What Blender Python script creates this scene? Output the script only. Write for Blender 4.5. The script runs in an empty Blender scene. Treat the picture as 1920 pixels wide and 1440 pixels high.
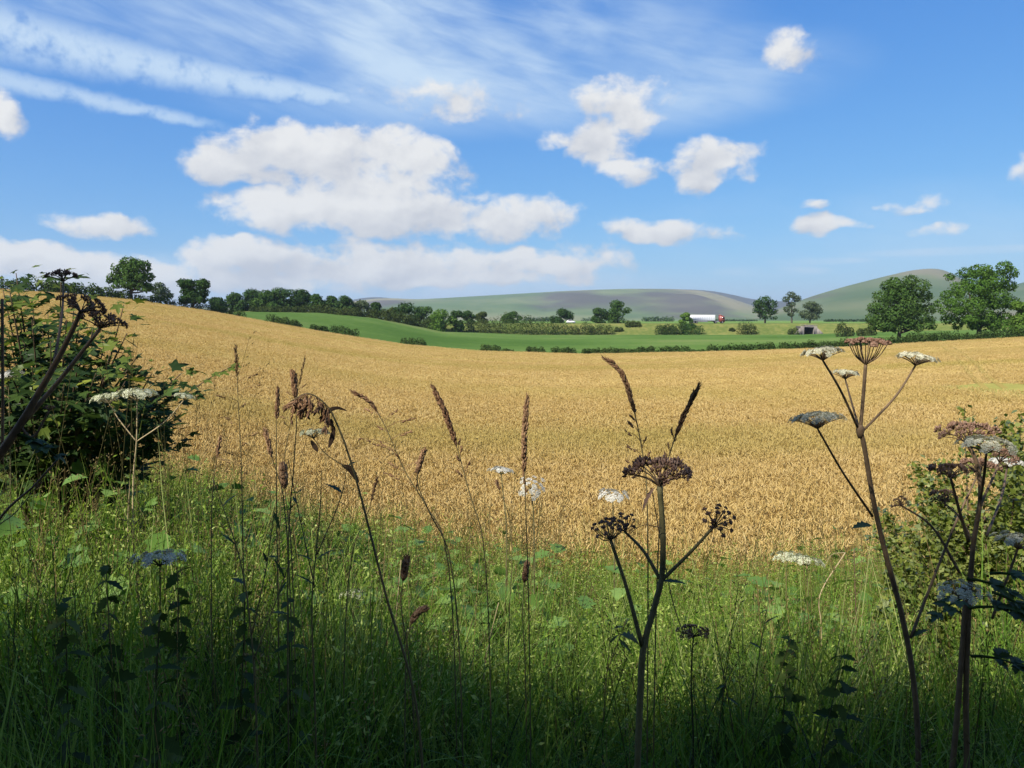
import bpy, math, random
import numpy as np
from mathutils import Vector, Matrix

S = bpy.context.scene
COL = S.collection
R = math.radians

# ------------------------------------------------------------------ camera
PITCH = math.atan(120.0 / 1440.0)
CP, SP = math.cos(PITCH), math.sin(PITCH)
cam_d = bpy.data.cameras.new('camera')
cam_d.sensor_width = 36.0
cam_d.lens = 27.0
cam_d.clip_start = 0.05
cam_d.clip_end = 30000.0
cam = bpy.data.objects.new('camera', cam_d)
COL.objects.link(cam)
cam.location = (0, 0, 0)
cam.rotation_euler = (R(90) - PITCH, 0, 0)
S.camera = cam

# ------------------------------------------------------------------ light and exposure
SUN_EL, SUN_ROT = 43.0, 222.0          # sun behind the camera, to the left
sun_d = bpy.data.lights.new('sun', 'SUN')
sun_d.energy = 5.0
sun_d.angle = R(0.53)
sun_d.color = (1.0, 0.93, 0.82)
sun = bpy.data.objects.new('sun', sun_d)
COL.objects.link(sun)
SDIR = Vector((math.sin(R(SUN_ROT)) * math.cos(R(SUN_EL)), math.cos(R(SUN_ROT)) * math.cos(R(SUN_EL)), math.sin(R(SUN_EL))))
sun.rotation_euler = SDIR.to_track_quat('Z', 'Y').to_euler()
sun.location = (0, 0, 60)

S.view_settings.view_transform = 'Standard'
S.view_settings.look = 'None'
S.view_settings.exposure = 0.65
S.view_settings.gamma = 1.0
S.view_settings.use_curve_mapping = False
S.cycles.max_bounces = 8
S.cycles.diffuse_bounces = 5
S.cycles.glossy_bounces = 2
S.cycles.transmission_bounces = 3
S.cycles.transparent_max_bounces = 6
S.cycles.volume_bounces = 0
S.cycles.sample_clamp_indirect = 6.0

def slope(py):
    b = (720.0 - py) / 1440.0
    return (b * CP - SP) / (CP + b * SP)
def P(px, py, Y):
    a = (px - 960.0) / 1440.0
    b = (720.0 - py) / 1440.0
    dy = CP + b * SP
    return Vector((a / dy * Y, Y, (b * CP - SP) / dy * Y))

# ------------------------------------------------------------------ world: Nishita sky with procedural clouds
world = bpy.data.worlds.new('World')
S.world = world
world.use_nodes = True
NT = world.node_tree
NT.nodes.clear()

class E:
    """tiny expression helper over Math nodes"""
    def __init__(s, sock): s.s = sock
    @staticmethod
    def op(o, *a, clamp=False):
        n = NT.nodes.new('ShaderNodeMath'); n.operation = o; n.use_clamp = clamp
        for i, v in enumerate(a):
            if isinstance(v, E): NT.links.new(v.s, n.inputs[i])
            else: n.inputs[i].default_value = float(v)
        return E(n.outputs[0])
    def __add__(s, o): return E.op('ADD', s, o)
    def __sub__(s, o): return E.op('SUBTRACT', s, o)
    def __rsub__(s, o): return E.op('SUBTRACT', o, s)
    def __mul__(s, o): return E.op('MULTIPLY', s, o)
    def __truediv__(s, o): return E.op('DIVIDE', s, o)
    __radd__ = __add__
    __rmul__ = __mul__
def smooth(x, a, b, lo=0.0, hi=1.0):
    n = NT.nodes.new('ShaderNodeMapRange'); n.interpolation_type = 'SMOOTHSTEP'
    NT.links.new(x.s, n.inputs[0])
    for i, v in zip((1, 2, 3, 4), (a, b, lo, hi)): n.inputs[i].default_value = v
    return E(n.outputs[0])
def comb(x, y, z):
    n = NT.nodes.new('ShaderNodeCombineXYZ')
    for i, v in enumerate((x, y, z)):
        if isinstance(v, E): NT.links.new(v.s, n.inputs[i])
        else: n.inputs[i].default_value = v
    return n.outputs[0]
def noise(vec, scale, detail=6.0, rough=0.55, dist=0.0):
    n = NT.nodes.new('ShaderNodeTexNoise'); n.noise_dimensions = '3D'
    NT.links.new(vec, n.inputs['Vector'])
    n.inputs['Scale'].default_value = scale; n.inputs['Detail'].default_value = detail
    n.inputs['Roughness'].default_value = rough; n.inputs['Distortion'].default_value = dist
    return E(n.outputs[0])

tc = NT.nodes.new('ShaderNodeTexCoord')
sep = NT.nodes.new('ShaderNodeSeparateXYZ')
NT.links.new(tc.outputs['Generated'], sep.inputs[0])
dx, dy, dz = (E(sep.outputs[i]) for i in range(3))
AZ = E.op('ARCTAN2', dx, dy) * 57.29578
EL = E.op('ARCSINE', dz) * 57.29578
def azel(px, py):
    v = P(px, py, 1.0).normalized()
    return math.degrees(math.atan2(v.x, v.y)), math.degrees(math.asin(v.z))
KPX = math.degrees(1 / 1440.0)

flat = comb(AZ, EL * 1.35, 0.0)
n_big = noise(flat, 0.16, 3.0, 0.5)
n_fine = noise(flat, 0.40, 9.0, 0.60, 0.15)
flat_up = comb(AZ + 0.9, EL * 1.35 - 1.0, 0.0)
n_fine_up = noise(comb(AZ + 0.35, EL * 1.35 - 0.5, 0.0), 0.40, 6.0, 0.60, 0.15)
n_med = noise(flat, 0.15, 3.0, 0.5)
n_med_up = noise(comb(AZ + 1.8, EL * 1.35 - 2.2, 0.0), 0.15, 3.0, 0.5)
warp_x = (n_big - 0.5) * 5.0
warp_y = (noise(comb(AZ, EL * 1.35, 7.3), 0.2, 3.0, 0.5) - 0.5) * 3.2
AW = AZ + warp_x
EW = EL + warp_y
# cumulus: (px, py, rx, r up, r down, weight)
CUM = [
 (560, 285, 165, 58, 70, 1.0), (430, 318, 105, 45, 42, .95), (765, 300, 115, 60, 70, .8), (690, 340, 190, 45, 60, .8),
 (700, 395, 275, 48, 60, .95), (520, 390, 95, 42, 50, 1.0), (960, 405, 130, 48, 48, .9),
 (470, 480, 130, 38, 50, .95), (720, 500, 330, 48, 45, .85), (1010, 492, 190, 36, 40, .85), (850, 525, 330, 24, 22, .8),
 (90, 490, 170, 28, 50, 1.0), (260, 515, 180, 30, 40, .9), (420, 540, 280, 38, 18, .75), (-160, 490, 200, 40, 60, 1.0),
 (180, 430, 80, 30, 22, .75),
 (1240, 440, 150, 34, 28, .85), (1150, 438, 60, 20, 26, .75),
 (1160, 188, 105, 40, 34, .72), (1110, 268, 92, 48, 50, .8), (1180, 315, 62, 26, 30, .8), (1200, 225, 60, 26, 28, .62),
 (1335, 300, 92, 48, 46, .8), (1312, 345, 52, 30, 26, .75), (1480, 98, 58, 36, 30, .55),
 (1540, 433, 62, 22, 15, .68), (1530, 390, 26, 15, 13, .55), (1700, 388, 42, 16, 13, .5), (1745, 437, 40, 12, 12, .45),
 (850, 188, 120, 42, 36, .42), (0, 205, 30, 46, 42, .7), (1930, 312, 30, 20, 18, .5),
]
def cumulus(AW, EW):
    F = None
    for (px, py, rx, ru, rd, w) in CUM:
        a0, e0 = azel(px, py)
        ex = (AW - a0) * (1.0 / (rx * KPX))
        d = EW - e0
        ey = E.op('MAXIMUM', d * (1.0 / (ru * KPX)), d * (-1.0 / (rd * KPX)))
        f = E.op('MULTIPLY_ADD', ex * ex + ey * ey, -0.55 * w, 0.55 * w)
        F = f if F is None else E.op('SMOOTH_MAX', F, f, 0.12)
    return F
F = cumulus(AW, EW)
F_sun = cumulus(AW - 0.45, EW + 0.75)      # the same field a little way towards the sun: thinner there means a sunlit flank
# the same kind of broken cumulus in the parts of the sky outside this view
side = smooth(E.op('ABSOLUTE', AZ), 38.0, 48.0)
out_f = (noise(flat, 0.075, 4.0, 0.5) - 0.53) * 3.0 * smooth(EL, 45.0, 20.0) * side - 0.25 * (1.0 - side)
rim = E.op('MINIMUM', E.op('MAXIMUM', F - F_sun, -0.35), 0.35)
F = E.op('MAXIMUM', F, out_f)
nf = n_fine - 0.5
dens = smooth(F + nf * 1.15, -0.01, 0.36) * 0.97
core = smooth(F + nf * 0.9, 0.15, 0.75)
billow = (n_med - n_med_up) * 3.0 + (n_fine - n_fine_up) * 1.7
lit = E.op('ADD', 0.60 + billow * 0.75, rim * 1.5 + (n_big - 0.5) * -0.3, clamp=True)

# high thin cloud: streaked veil and two vapour trails
def trail(p0, p1, w0, w1, strength, nz):
    a0, e0 = azel(*p0); a1, e1 = azel(*p1)
    L = math.hypot(a1 - a0, e1 - e0); ux, uy = (a1 - a0) / L, (e1 - e0) / L
    along = (AZ - a0) * ux + (EL - e0) * uy
    across = (AZ - a0) * (-uy) + (EL - e0) * ux + (nz - 0.5) * 1.1
    s = along * (1.0 / L)
    wdt = E.op('MULTIPLY_ADD', s, (w1 - w0) * KPX, w0 * KPX)
    wdt = E.op('MAXIMUM', wdt, 4 * KPX)
    q = E.op('ABSOLUTE', across / wdt)
    return smooth(q, 1.0, 0.1) * smooth(s, 1.05, 0.75) * smooth(s, -1.2, -0.4) * strength
ang = math.radians(-14)
sx = AZ * math.cos(ang) + EL * math.sin(ang)
sy = EL * math.cos(ang) - AZ * math.sin(ang)
streak = noise(comb(sx * 0.22, sy, 2.0), 0.55, 6.0, 0.6, 0.3)
puff = noise(comb(AZ, EL, 4.0), 0.7, 5.0, 0.6)
wide = noise(comb(AZ, EL * 1.6, 11.0), 0.07, 3.0, 0.5)
def veil(px, py, rx, ry, w):
    a0, e0 = azel(px, py)
    ex = (AZ - a0) * (1.0 / (rx * KPX)); ey = (EL - e0) * (1.0 / (ry * KPX))
    return smooth(ex * ex + ey * ey, 1.0, 0.0) * w
V = E.op('MAXIMUM', veil(780, 80, 680, 170, 1.25), veil(1150, 150, 480, 110, 1.0))
V = E.op('MAXIMUM', V, veil(150, 20, 420, 90, 1.0))
V = E.op('MAXIMUM', V, veil(1640, 425, 500, 90, 0.35))
for q_ in ((620, 535, 760, 60, 1.1), (1440, 509, 120, 13, 2.2), (1520, 490, 130, 9, 1.4), (1800, 470, 260, 10, .8)): V = E.op('MAXIMUM', V, veil(*q_))
V = E.op('MAXIMUM', V, side * 0.8 * smooth(wide, 0.45, 0.7))
V = V * (smooth(streak + (wide - 0.5) * 0.6, 0.30, 0.75) * 0.42 + smooth(wide, 0.25, 0.7) * 0.34)
T1 = trail((-40, 45), (770, 200), 62, 12, 0.85, puff) * smooth(puff, 0.15, 0.55)
T2 = trail((-40, 135), (430, 240), 24, 10, 0.7, puff) * smooth(puff, 0.15, 0.55)
bank = veil(520, 535, 900, 62, 0.95) * smooth(puff * 0.4 + wide * 0.6, 0.25, 0.65)
thin = E.op('ADD', E.op('MAXIMUM', E.op('MAXIMUM', E.op('MAXIMUM', T1, T2), V), bank), 0.0, clamp=True)

sky = NT.nodes.new('ShaderNodeTexSky')
sky.sky_type = 'NISHITA'
sky.sun_disc = False
sky.sun_elevation = R(SUN_EL)
sky.sun_rotation = R(SUN_ROT)
sky.altitude = 100.0
sky.air_density = 1.0
sky.dust_density = 0.3
sky.ozone_density = 3.0
# colour response of the phone camera to the blue sky: one power curve per channel
sc_ = NT.nodes.new('ShaderNodeSeparateColor'); NT.links.new(sky.outputs[0], sc_.inputs[0])
cc_ = NT.nodes.new('ShaderNodeCombineColor')
for i_, (ga_, po_) in enumerate(((0.66, 1.08), (0.82, 0.76), (1.03, 0.40))):
    NT.links.new((E.op('POWER', E(sc_.outputs[i_]) * 0.1, po_) * (ga_ * 10.0)).s, cc_.inputs[i_])
bg_sky = NT.nodes.new('ShaderNodeBackground'); bg_sky.inputs[1].default_value = 0.064
NT.links.new(cc_.outputs[0], bg_sky.inputs[0])

ramp = NT.nodes.new('ShaderNodeMix'); ramp.data_type = 'RGBA'
NT.links.new(lit.s, ramp.inputs['Factor'])
ramp.inputs['A'].default_value = (0.60, 0.62, 0.67, 1)
ramp.inputs['B'].default_value = (0.88, 0.88, 0.87, 1)
bg_c = NT.nodes.new('ShaderNodeBackground'); bg_c.inputs[1].default_value = 0.64
NT.links.new(ramp.outputs['Result'], bg_c.inputs[0])
bg_t = NT.nodes.new('ShaderNodeBackground'); bg_t.inputs[0].default_value = (0.62, 0.78, 0.95, 1); bg_t.inputs[1].default_value = 0.64
m1 = NT.nodes.new('ShaderNodeMixShader'); m2 = NT.nodes.new('ShaderNodeMixShader')
above = smooth(EL, -0.5, 0.8)
NT.links.new(thin.s, m1.inputs[0]); NT.links.new(bg_sky.outputs[0], m1.inputs[1]); NT.links.new(bg_t.outputs[0], m1.inputs[2])
NT.links.new((dens * above).s, m2.inputs[0]); NT.links.new(m1.outputs[0], m2.inputs[1]); NT.links.new(bg_c.outputs[0], m2.inputs[2])
wo = NT.nodes.new('ShaderNodeOutputWorld')
NT.links.new(m2.outputs[0], wo.inputs[0])
world.cycles.sampling_method = 'MANUAL'
world.cycles.sample_map_resolution = 512

# ------------------------------------------------------------------ mesh helpers
class MB:
    """collects vertices, faces, a per-vertex tint and material slots for ONE mesh"""
    def __init__(s): s.v = []; s.q = []; s.t = []; s.tint = []; s.n = 0; s.qm = []; s.tm = []
    def add(s, V, Q=None, T=None, tint=0.5, m=0):
        V = np.asarray(V, float).reshape(-1, 3)
        s.v.append(V)
        s.tint.append(np.broadcast_to(np.asarray(tint, float), (len(V),)).copy())
        if Q is not None and len(Q):
            Q = np.asarray(Q, int).reshape(-1, 4); s.q.append(Q + s.n); s.qm.append(np.full(len(Q), m))
        if T is not None and len(T):
            T = np.asarray(T, int).reshape(-1, 3); s.t.append(T + s.n); s.tm.append(np.full(len(T), m))
        s.n += len(V)
    def mesh(s, name, mats, smooth=False, extra=None, edges_off=True):
        me = bpy.data.meshes.new(name)
        V = np.concatenate(s.v)
        Q = np.concatenate(s.q) if s.q else np.zeros((0, 4), int)
        T = np.concatenate(s.t) if s.t else np.zeros((0, 3), int)
        me.vertices.add(len(V)); me.vertices.foreach_set('co', V.astype(np.float32).ravel())
        nl = Q.size + T.size
        me.loops.add(nl); me.loops.foreach_set('vertex_index', np.concatenate([Q.ravel(), T.ravel()]).astype(np.int32))
        me.polygons.add(len(Q) + len(T))
        st = np.concatenate([np.arange(len(Q)) * 4, Q.size + np.arange(len(T)) * 3]).astype(np.int32)
        me.polygons.foreach_set('loop_start', st)
        mi = np.concatenate((s.qm or [np.zeros(0, int)]) + (s.tm or [np.zeros(0, int)])).astype(np.int32)
        me.polygons.foreach_set('material_index', mi)
        if smooth: me.polygons.foreach_set('use_smooth', np.ones(len(mi), bool))
        for m in (mats if isinstance(mats, (list, tuple)) else [mats]): me.materials.append(m)
        a = me.attributes.new('tint', 'FLOAT', 'POINT'); a.data.foreach_set('value', np.concatenate(s.tint).astype(np.float32))
        for k, (ty, arr) in (extra or {}).items():
            a = me.attributes.new(k, ty, 'POINT')
            a.data.foreach_set('vector' if ty == 'FLOAT_VECTOR' else 'value', np.asarray(arr).ravel())
        me.update(calc_edges=True)
        return me
    def build(s, name, mats, parent=None, smooth=False, loc=None):
        return link(name, s.mesh(name, mats, smooth), parent, loc)

def link(name, me, parent=None, loc=None):
    o = bpy.data.objects.new(name, me); COL.objects.link(o)
    if parent is not None: o.parent = parent
    if loc is not None: o.location = loc
    return o
def tag(o, label=None, cat=None, group=None, kind=None):
    for k, v in (('label', label), ('category', cat), ('group', group), ('kind', kind)):
        if v: o[k] = v
    return o
def empty(name, loc, label, cat, group=None, rz=0.0):
    o = bpy.data.objects.new(name, None); COL.objects.link(o)
    o.location = loc; o.rotation_euler = (0, 0, rz); o.empty_display_size = 0.1
    return tag(o, label, cat, group)

def frames(path):
    p = np.asarray(path, float); n = len(p)
    tan = np.gradient(p, axis=0); tan /= np.linalg.norm(tan, axis=1)[:, None] + 1e-12
    ref = np.array([0.0, 1.0, 0.0]) if abs(tan[0][1]) < 0.9 else np.array([1.0, 0, 0])
    N = []
    u = np.cross(tan[0], ref); u /= np.linalg.norm(u)
    for i in range(n):
        u = u - tan[i] * np.dot(u, tan[i]); u /= np.linalg.norm(u) + 1e-12
        N.append(u)
    N = np.array(N); B = np.cross(tan, N)
    return p, tan, N, B
def tube(mb, path, rad, sides=6, tint=0.5, m=0, cap=True, ridge=0.0):
    p, t, N, B = frames(path); n = len(p)
    rad = np.broadcast_to(np.asarray(rad, float), (n,))
    a = np.arange(sides) * 2 * np.pi / sides
    rr = 1 + ridge * np.cos(a * (sides // 2))
    ring = (np.cos(a) * rr)[None, :, None] * N[:, None, :] + (np.sin(a) * rr)[None, :, None] * B[:, None, :]
    V = p[:, None, :] + ring * rad[:, None, None]
    i = np.arange(n - 1)[:, None] * sides; j = np.arange(sides)[None, :]; k = (j + 1) % sides
    Q = np.stack([i + j, i + k, i + sides + k, i + sides + j], -1).reshape(-1, 4)
    V = V.reshape(-1, 3); T = None
    if cap:
        V = np.concatenate([V, p[:1], p[-1:]])
        j = np.arange(sides); k = (j + 1) % sides
        T = np.concatenate([np.stack([k, j, np.full(sides, n * sides)], -1), np.stack([(n - 1) * sides + j, (n - 1) * sides + k, np.full(sides, n * sides + 1)], -1)])
    mb.add(V, Q, T, tint, m)
def spline(pts, n=8):
    """Catmull-Rom through pts"""
    p = np.asarray([tuple(q) for q in pts], float)
    if len(p) == 2: return p[0] + (p[1] - p[0]) * np.linspace(0, 1, n)[:, None]
    # centripetal knots keep long and short spans from overshooting
    e = np.concatenate([[2 * p[0] - p[1]], p, [2 * p[-1] - p[-2]]])
    out = []
    for i in range(len(p) - 1):
        a, b, c, d = e[i:i + 4]; u = np.linspace(0, 1, n, endpoint=False)[:, None]
        k1 = max(np.linalg.norm(b - a), 1e-6) ** .5; k2 = k1 + max(np.linalg.norm(c - b), 1e-6) ** .5; k3 = k2 + max(np.linalg.norm(d - c), 1e-6) ** .5
        t = k1 + (k2 - k1) * u
        A1 = (k1 - t) / k1 * a + t / k1 * b; A2 = (k2 - t) / (k2 - k1) * b + (t - k1) / (k2 - k1) * c; A3 = (k3 - t) / (k3 - k2) * c + (t - k2) / (k3 - k2) * d
        B1 = (k2 - t) / k2 * A1 + t / k2 * A2; B2 = (k3 - t) / (k3 - k1) * A2 + (t - k1) / (k3 - k1) * A3
        out.append((k2 - t) / (k2 - k1) * B1 + (t - k1) / (k2 - k1) * B2)
    return np.concatenate(out + [p[-1:]])
def box(mb, c, s, m=0, tint=0.5, bev=0.0, rot=None):
    x, y, z = np.array(s) / 2.0
    if bev <= 0:
        V = np.array([(-x,-y,-z),(x,-y,-z),(x,y,-z),(-x,y,-z),(-x,-y,z),(x,-y,z),(x,y,z),(-x,y,z)])
        Q = [(0,3,2,1),(4,5,6,7),(0,1,5,4),(1,2,6,5),(2,3,7,6),(3,0,4,7)]
        T = None
    else:
        b = min(bev, x * .9, y * .9, z * .9)
        V = []; 
        for sx in (-1, 1):
            for sy in (-1, 1):
                for sz in (-1, 1):
                    V += [(sx * x, sy * (y - b), sz * (z - b)), (sx * (x - b), sy * y, sz * (z - b)), (sx * (x - b), sy * (y - b), sz * z)]
        V = np.array(V)
        I = lambda sx, sy, sz, k: ((sx > 0) * 4 + (sy > 0) * 2 + (sz > 0)) * 3 + k
        Q, T = [], []
        for s_ in (-1, 1):
            Q.append([I(s_, a, b_, 0) for a, b_ in ((-1,-1),(1,-1),(1,1),(-1,1))])
            Q.append([I(a, s_, b_, 1) for a, b_ in ((-1,-1),(1,-1),(1,1),(-1,1))])
            Q.append([I(a, b_, s_, 2) for a, b_ in ((-1,-1),(1,-1),(1,1),(-1,1))])
        for a in (-1, 1):
            for b_ in (-1, 1):
                Q.append([I(a, b_, -1, 0), I(a, b_, 1, 0), I(a, b_, 1, 1), I(a, b_, -1, 1)])
                Q.append([I(a, -1, b_, 0), I(a, 1, b_, 0), I(a, 1, b_, 2), I(a, -1, b_, 2)])
                Q.append([I(-1, a, b_, 1), I(1, a, b_, 1), I(1, a, b_, 2), I(-1, a, b_, 2)])
        for a in (-1, 1):
            for b_ in (-1, 1):
                for c_ in (-1, 1): T.append([I(a, b_, c_, k) for k in range(3)])
    if rot is not None: V = V @ np.asarray(rot).T
    mb.add(V + np.asarray(c, float), Q, T, tint, m)
def prism(mb, prof, axis_a, axis_b, axis_n, o, depth, m=0, tint=0.5):
    """profile (a, b) pairs extruded along n by depth, centred"""
    prof = np.asarray(prof, float); n = len(prof)
    A, B, Nn, o = (np.asarray(q, float) for q in (axis_a, axis_b, axis_n, o))
    f = o + prof[:, :1] * A + prof[:, 1:] * B
    V = np.concatenate([f - Nn * depth / 2, f + Nn * depth / 2, [f.mean(0) - Nn * depth / 2], [f.mean(0) + Nn * depth / 2]])
    j = np.arange(n); k = (j + 1) % n
    mb.add(V, np.stack([j, k, k + n, j + n], -1), np.concatenate([np.stack([k, j, np.full(n, 2 * n)], -1), np.stack([j + n, k + n, np.full(n, 2 * n + 1)], -1)]), tint, m)
def wheel(mb, c, r, w, m=0, axis=(0, 1, 0), sides=14):
    a = np.asarray(axis, float)
    tube(mb, [np.asarray(c) - a * w / 2, np.asarray(c) + a * w / 2], r, sides, m=m)
def unit(rng, n):
    v = rng.normal(size=(n, 3)); return v / np.linalg.norm(v, axis=1)[:, None]
def cards(mb, pos, nrm, size, rng, tint, m=0, aspect=0.65, bend=0.25):
    """leaf-sized rhombus faces: pos, normal, size per leaf"""
    n = len(pos); r = unit(rng, n)
    u = np.cross(nrm, r); u /= np.linalg.norm(u, axis=1)[:, None] + 1e-9
    w = np.cross(nrm, u); sz = np.broadcast_to(size, (n,))[:, None]
    V = np.stack([pos - u * sz, pos + w * sz * aspect + nrm * sz * bend, pos + u * sz, pos - w * sz * aspect + nrm * sz * bend], 1)
    Q = np.arange(n * 4).reshape(n, 4)
    mb.add(V.reshape(-1, 3), Q, None, np.repeat(tint, 4), m)
def sstep(x, a, b):
    t = np.clip((x - a) / (b - a), 0, 1); return t * t * (3 - 2 * t)
def vnoise(x, y, seed=0):
    """smooth value noise, vectorised"""
    x = np.asarray(x, float); y = np.asarray(y, float)
    xi = np.floor(x); yi = np.floor(y); fx = x - xi; fy = y - yi
    fx = fx * fx * (3 - 2 * fx); fy = fy * fy * (3 - 2 * fy)
    def g(a, b):
        s = np.sin(a * 127.1 + b * 311.7 + seed * 74.7) * 43758.5453
        return s - np.floor(s)
    return (g(xi, yi) * (1 - fx) + g(xi + 1, yi) * fx) * (1 - fy) + (g(xi, yi + 1) * (1 - fx) + g(xi + 1, yi + 1) * fx) * fy
def fbm(x, y, seed=0, o=4):
    s = 0; a = .5
    for i in range(o):
        s = s + a * vnoise(x * 2 ** i, y * 2 ** i, seed + i); a *= .5
    return s

# ------------------------------------------------------------------ materials
def new_mat(name):
    m = bpy.data.materials.new(name); m.use_nodes = True
    nt = m.node_tree; nt.nodes.clear()
    out = nt.nodes.new('ShaderNodeOutputMaterial')
    return m, nt, out
def ramp_node(nt, fac, stops):
    r = nt.nodes.new('ShaderNodeValToRGB')
    el = r.color_ramp.elements
    while len(el) < len(stops): el.new(0.5)
    for e, (p, c) in zip(el, stops): e.position = p; e.color = (*c, 1)
    nt.links.new(fac, r.inputs[0]); return r.outputs[0]
def mnode(nt, op, a, b=None, c=None, clamp=False):
    n = nt.nodes.new('ShaderNodeMath'); n.operation = op; n.use_clamp = clamp
    for i, v in enumerate((a, b, c)):
        if v is None: continue
        if isinstance(v, (int, float)): n.inputs[i].default_value = v
        else: nt.links.new(v, n.inputs[i])
    return n.outputs[0]
def nz(nt, scale, detail=3.0, vec=None, rough=0.55, stretch=None, coord='Object'):
    n = nt.nodes.new('ShaderNodeTexNoise'); n.inputs['Scale'].default_value = scale; n.inputs['Detail'].default_value = detail
    n.inputs['Roughness'].default_value = rough
    if vec is None:
        t = nt.nodes.new('ShaderNodeTexCoord'); vec = t.outputs[coord]
    if stretch is not None:
        mp = nt.nodes.new('ShaderNodeMapping'); mp.inputs['Scale'].default_value = stretch
        nt.links.new(vec, mp.inputs[0]); vec = mp.outputs[0]
    nt.links.new(vec, n.inputs['Vector']); return n.outputs[0]
def leaf_mat(name, dark, mid, light, trans=0.35, gloss=0.0, patch=0.0, patch_scale=1.0, rnd=0.25, rough=0.45, alt=None):
    """leaf colour by the leaf's own tint, a per-object random and a slow patchiness"""
    m, nt, out = new_mat(name)
    a = nt.nodes.new('ShaderNodeAttribute'); a.attribute_name = 'tint'
    oi = nt.nodes.new('ShaderNodeObjectInfo')
    f = mnode(nt, 'ADD', a.outputs['Fac'], mnode(nt, 'MULTIPLY_ADD', oi.outputs['Random'], rnd, -rnd / 2))
    if patch:
        g = nt.nodes.new('ShaderNodeNewGeometry')
        f = mnode(nt, 'ADD', f, mnode(nt, 'MULTIPLY_ADD', nz(nt, patch_scale, 2.0, g.outputs['Position']), patch * 2, -patch))
    col = ramp_node(nt, f, [(0.0, dark), (0.5, mid), (1.0, light)])
    if alt:     # a second colour in long drifts across the field
        g2 = nt.nodes.new('ShaderNodeNewGeometry'); mx2 = nt.nodes.new('ShaderNodeMix'); mx2.data_type = 'RGBA'
        dr = nz(nt, alt[1], 3.0, g2.outputs['Position'], 0.55, (0.25, 1.0, 1.0))
        nt.links.new(ramp_node(nt, dr, [(0.47, (0, 0, 0)), (0.66, (alt[2],) * 3)]), mx2.inputs['Factor'])
        nt.links.new(col, mx2.inputs['A']); mx2.inputs['B'].default_value = (*alt[0], 1); col = mx2.outputs['Result']
    d = nt.nodes.new('ShaderNodeBsdfDiffuse'); nt.links.new(col, d.inputs[0])
    t = nt.nodes.new('ShaderNodeBsdfTranslucent')
    hs = nt.nodes.new('ShaderNodeHueSaturation'); hs.inputs['Hue'].default_value = 0.485; hs.inputs['Saturation'].default_value = 1.1; hs.inputs['Value'].default_value = 1.15
    nt.links.new(col, hs.inputs['Color']); nt.links.new(hs.outputs[0], t.inputs[0])
    mx = nt.nodes.new('ShaderNodeMixShader'); mx.inputs[0].default_value = trans
    nt.links.new(d.outputs[0], mx.inputs[1]); nt.links.new(t.outputs[0], mx.inputs[2])
    sh = mx.outputs[0]
    if gloss:
        gl = nt.nodes.new('ShaderNodeBsdfGlossy'); gl.inputs['Roughness'].default_value = rough
        gl.inputs[0].default_value = (1, 1, 1, 1)
        fr = nt.nodes.new('ShaderNodeLayerWeight'); fr.inputs[0].default_value = 0.25
        m2_ = nt.nodes.new('ShaderNodeMixShader')
        nt.links.new(mnode(nt, 'MULTIPLY_ADD', fr.outputs['Fresnel'], gloss, gloss * 0.12), m2_.inputs[0])
        nt.links.new(sh, m2_.inputs[1]); nt.links.new(gl.outputs[0], m2_.inputs[2]); sh = m2_.outputs[0]
    nt.links.new(sh, out.inputs[0]); return m
def plain_mat(name, col, rough=0.6, var=0.0, scale=20.0, spec=0.3, bump=0.0, metallic=0.0, tint_var=0.0):
    m, nt, out = new_mat(name)
    b = nt.nodes.new('ShaderNodeBsdfPrincipled')
    b.inputs['Roughness'].default_value = rough; b.inputs['Specular IOR Level'].default_value = spec; b.inputs['Metallic'].default_value = metallic
    if var:
        n = nz(nt, scale, 4.0)
        lo = tuple(c * (1 - var) for c in col); hi = tuple(min(1, c * (1 + var)) for c in col)
        f = n
        if tint_var:
            a = nt.nodes.new('ShaderNodeAttribute'); a.attribute_name = 'tint'
            f = mnode(nt, 'ADD', n, mnode(nt, 'MULTIPLY_ADD', a.outputs['Fac'], tint_var * 2, -tint_var))
        nt.links.new(ramp_node(nt, f, [(0.25, lo), (0.75, hi)]), b.inputs['Base Color'])
        if bump:
            bp = nt.nodes.new('ShaderNodeBump'); bp.inputs['Strength'].default_value = bump; bp.inputs['Distance'].default_value = 0.02
            nt.links.new(n, bp.inputs['Height']); nt.links.new(bp.outputs[0], b.inputs['Normal'])
    else: b.inputs['Base Color'].default_value = (*col, 1)
    nt.links.new(b.outputs[0], out.inputs[0]); return m
def ground_mat(name, stops, s1, s2, stretch=None, bump=0.5, dist=0.3, w=0.5):
    m, nt, out = new_mat(name)
    g = nt.nodes.new('ShaderNodeNewGeometry')
    n1 = nz(nt, s1, 4.0, g.outputs['Position'], 0.6, stretch); n2 = nz(nt, s2, 5.0, g.outputs['Position'], 0.65)
    f = mnode(nt, 'ADD', mnode(nt, 'MULTIPLY', n1, 1 - w), mnode(nt, 'MULTIPLY', n2, w))
    d = nt.nodes.new('ShaderNodeBsdfDiffuse'); nt.links.new(ramp_node(nt, f, stops), d.inputs[0])
    d.inputs['Roughness'].default_value = 0.6
    if bump:
        bp = nt.nodes.new('ShaderNodeBump'); bp.inputs['Strength'].default_value = bump; bp.inputs['Distance'].default_value = dist
        nt.links.new(n2, bp.inputs['Height']); nt.links.new(bp.outputs[0], d.inputs['Normal'])
    nt.links.new(d.outputs[0], out.inputs[0]); return m

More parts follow.
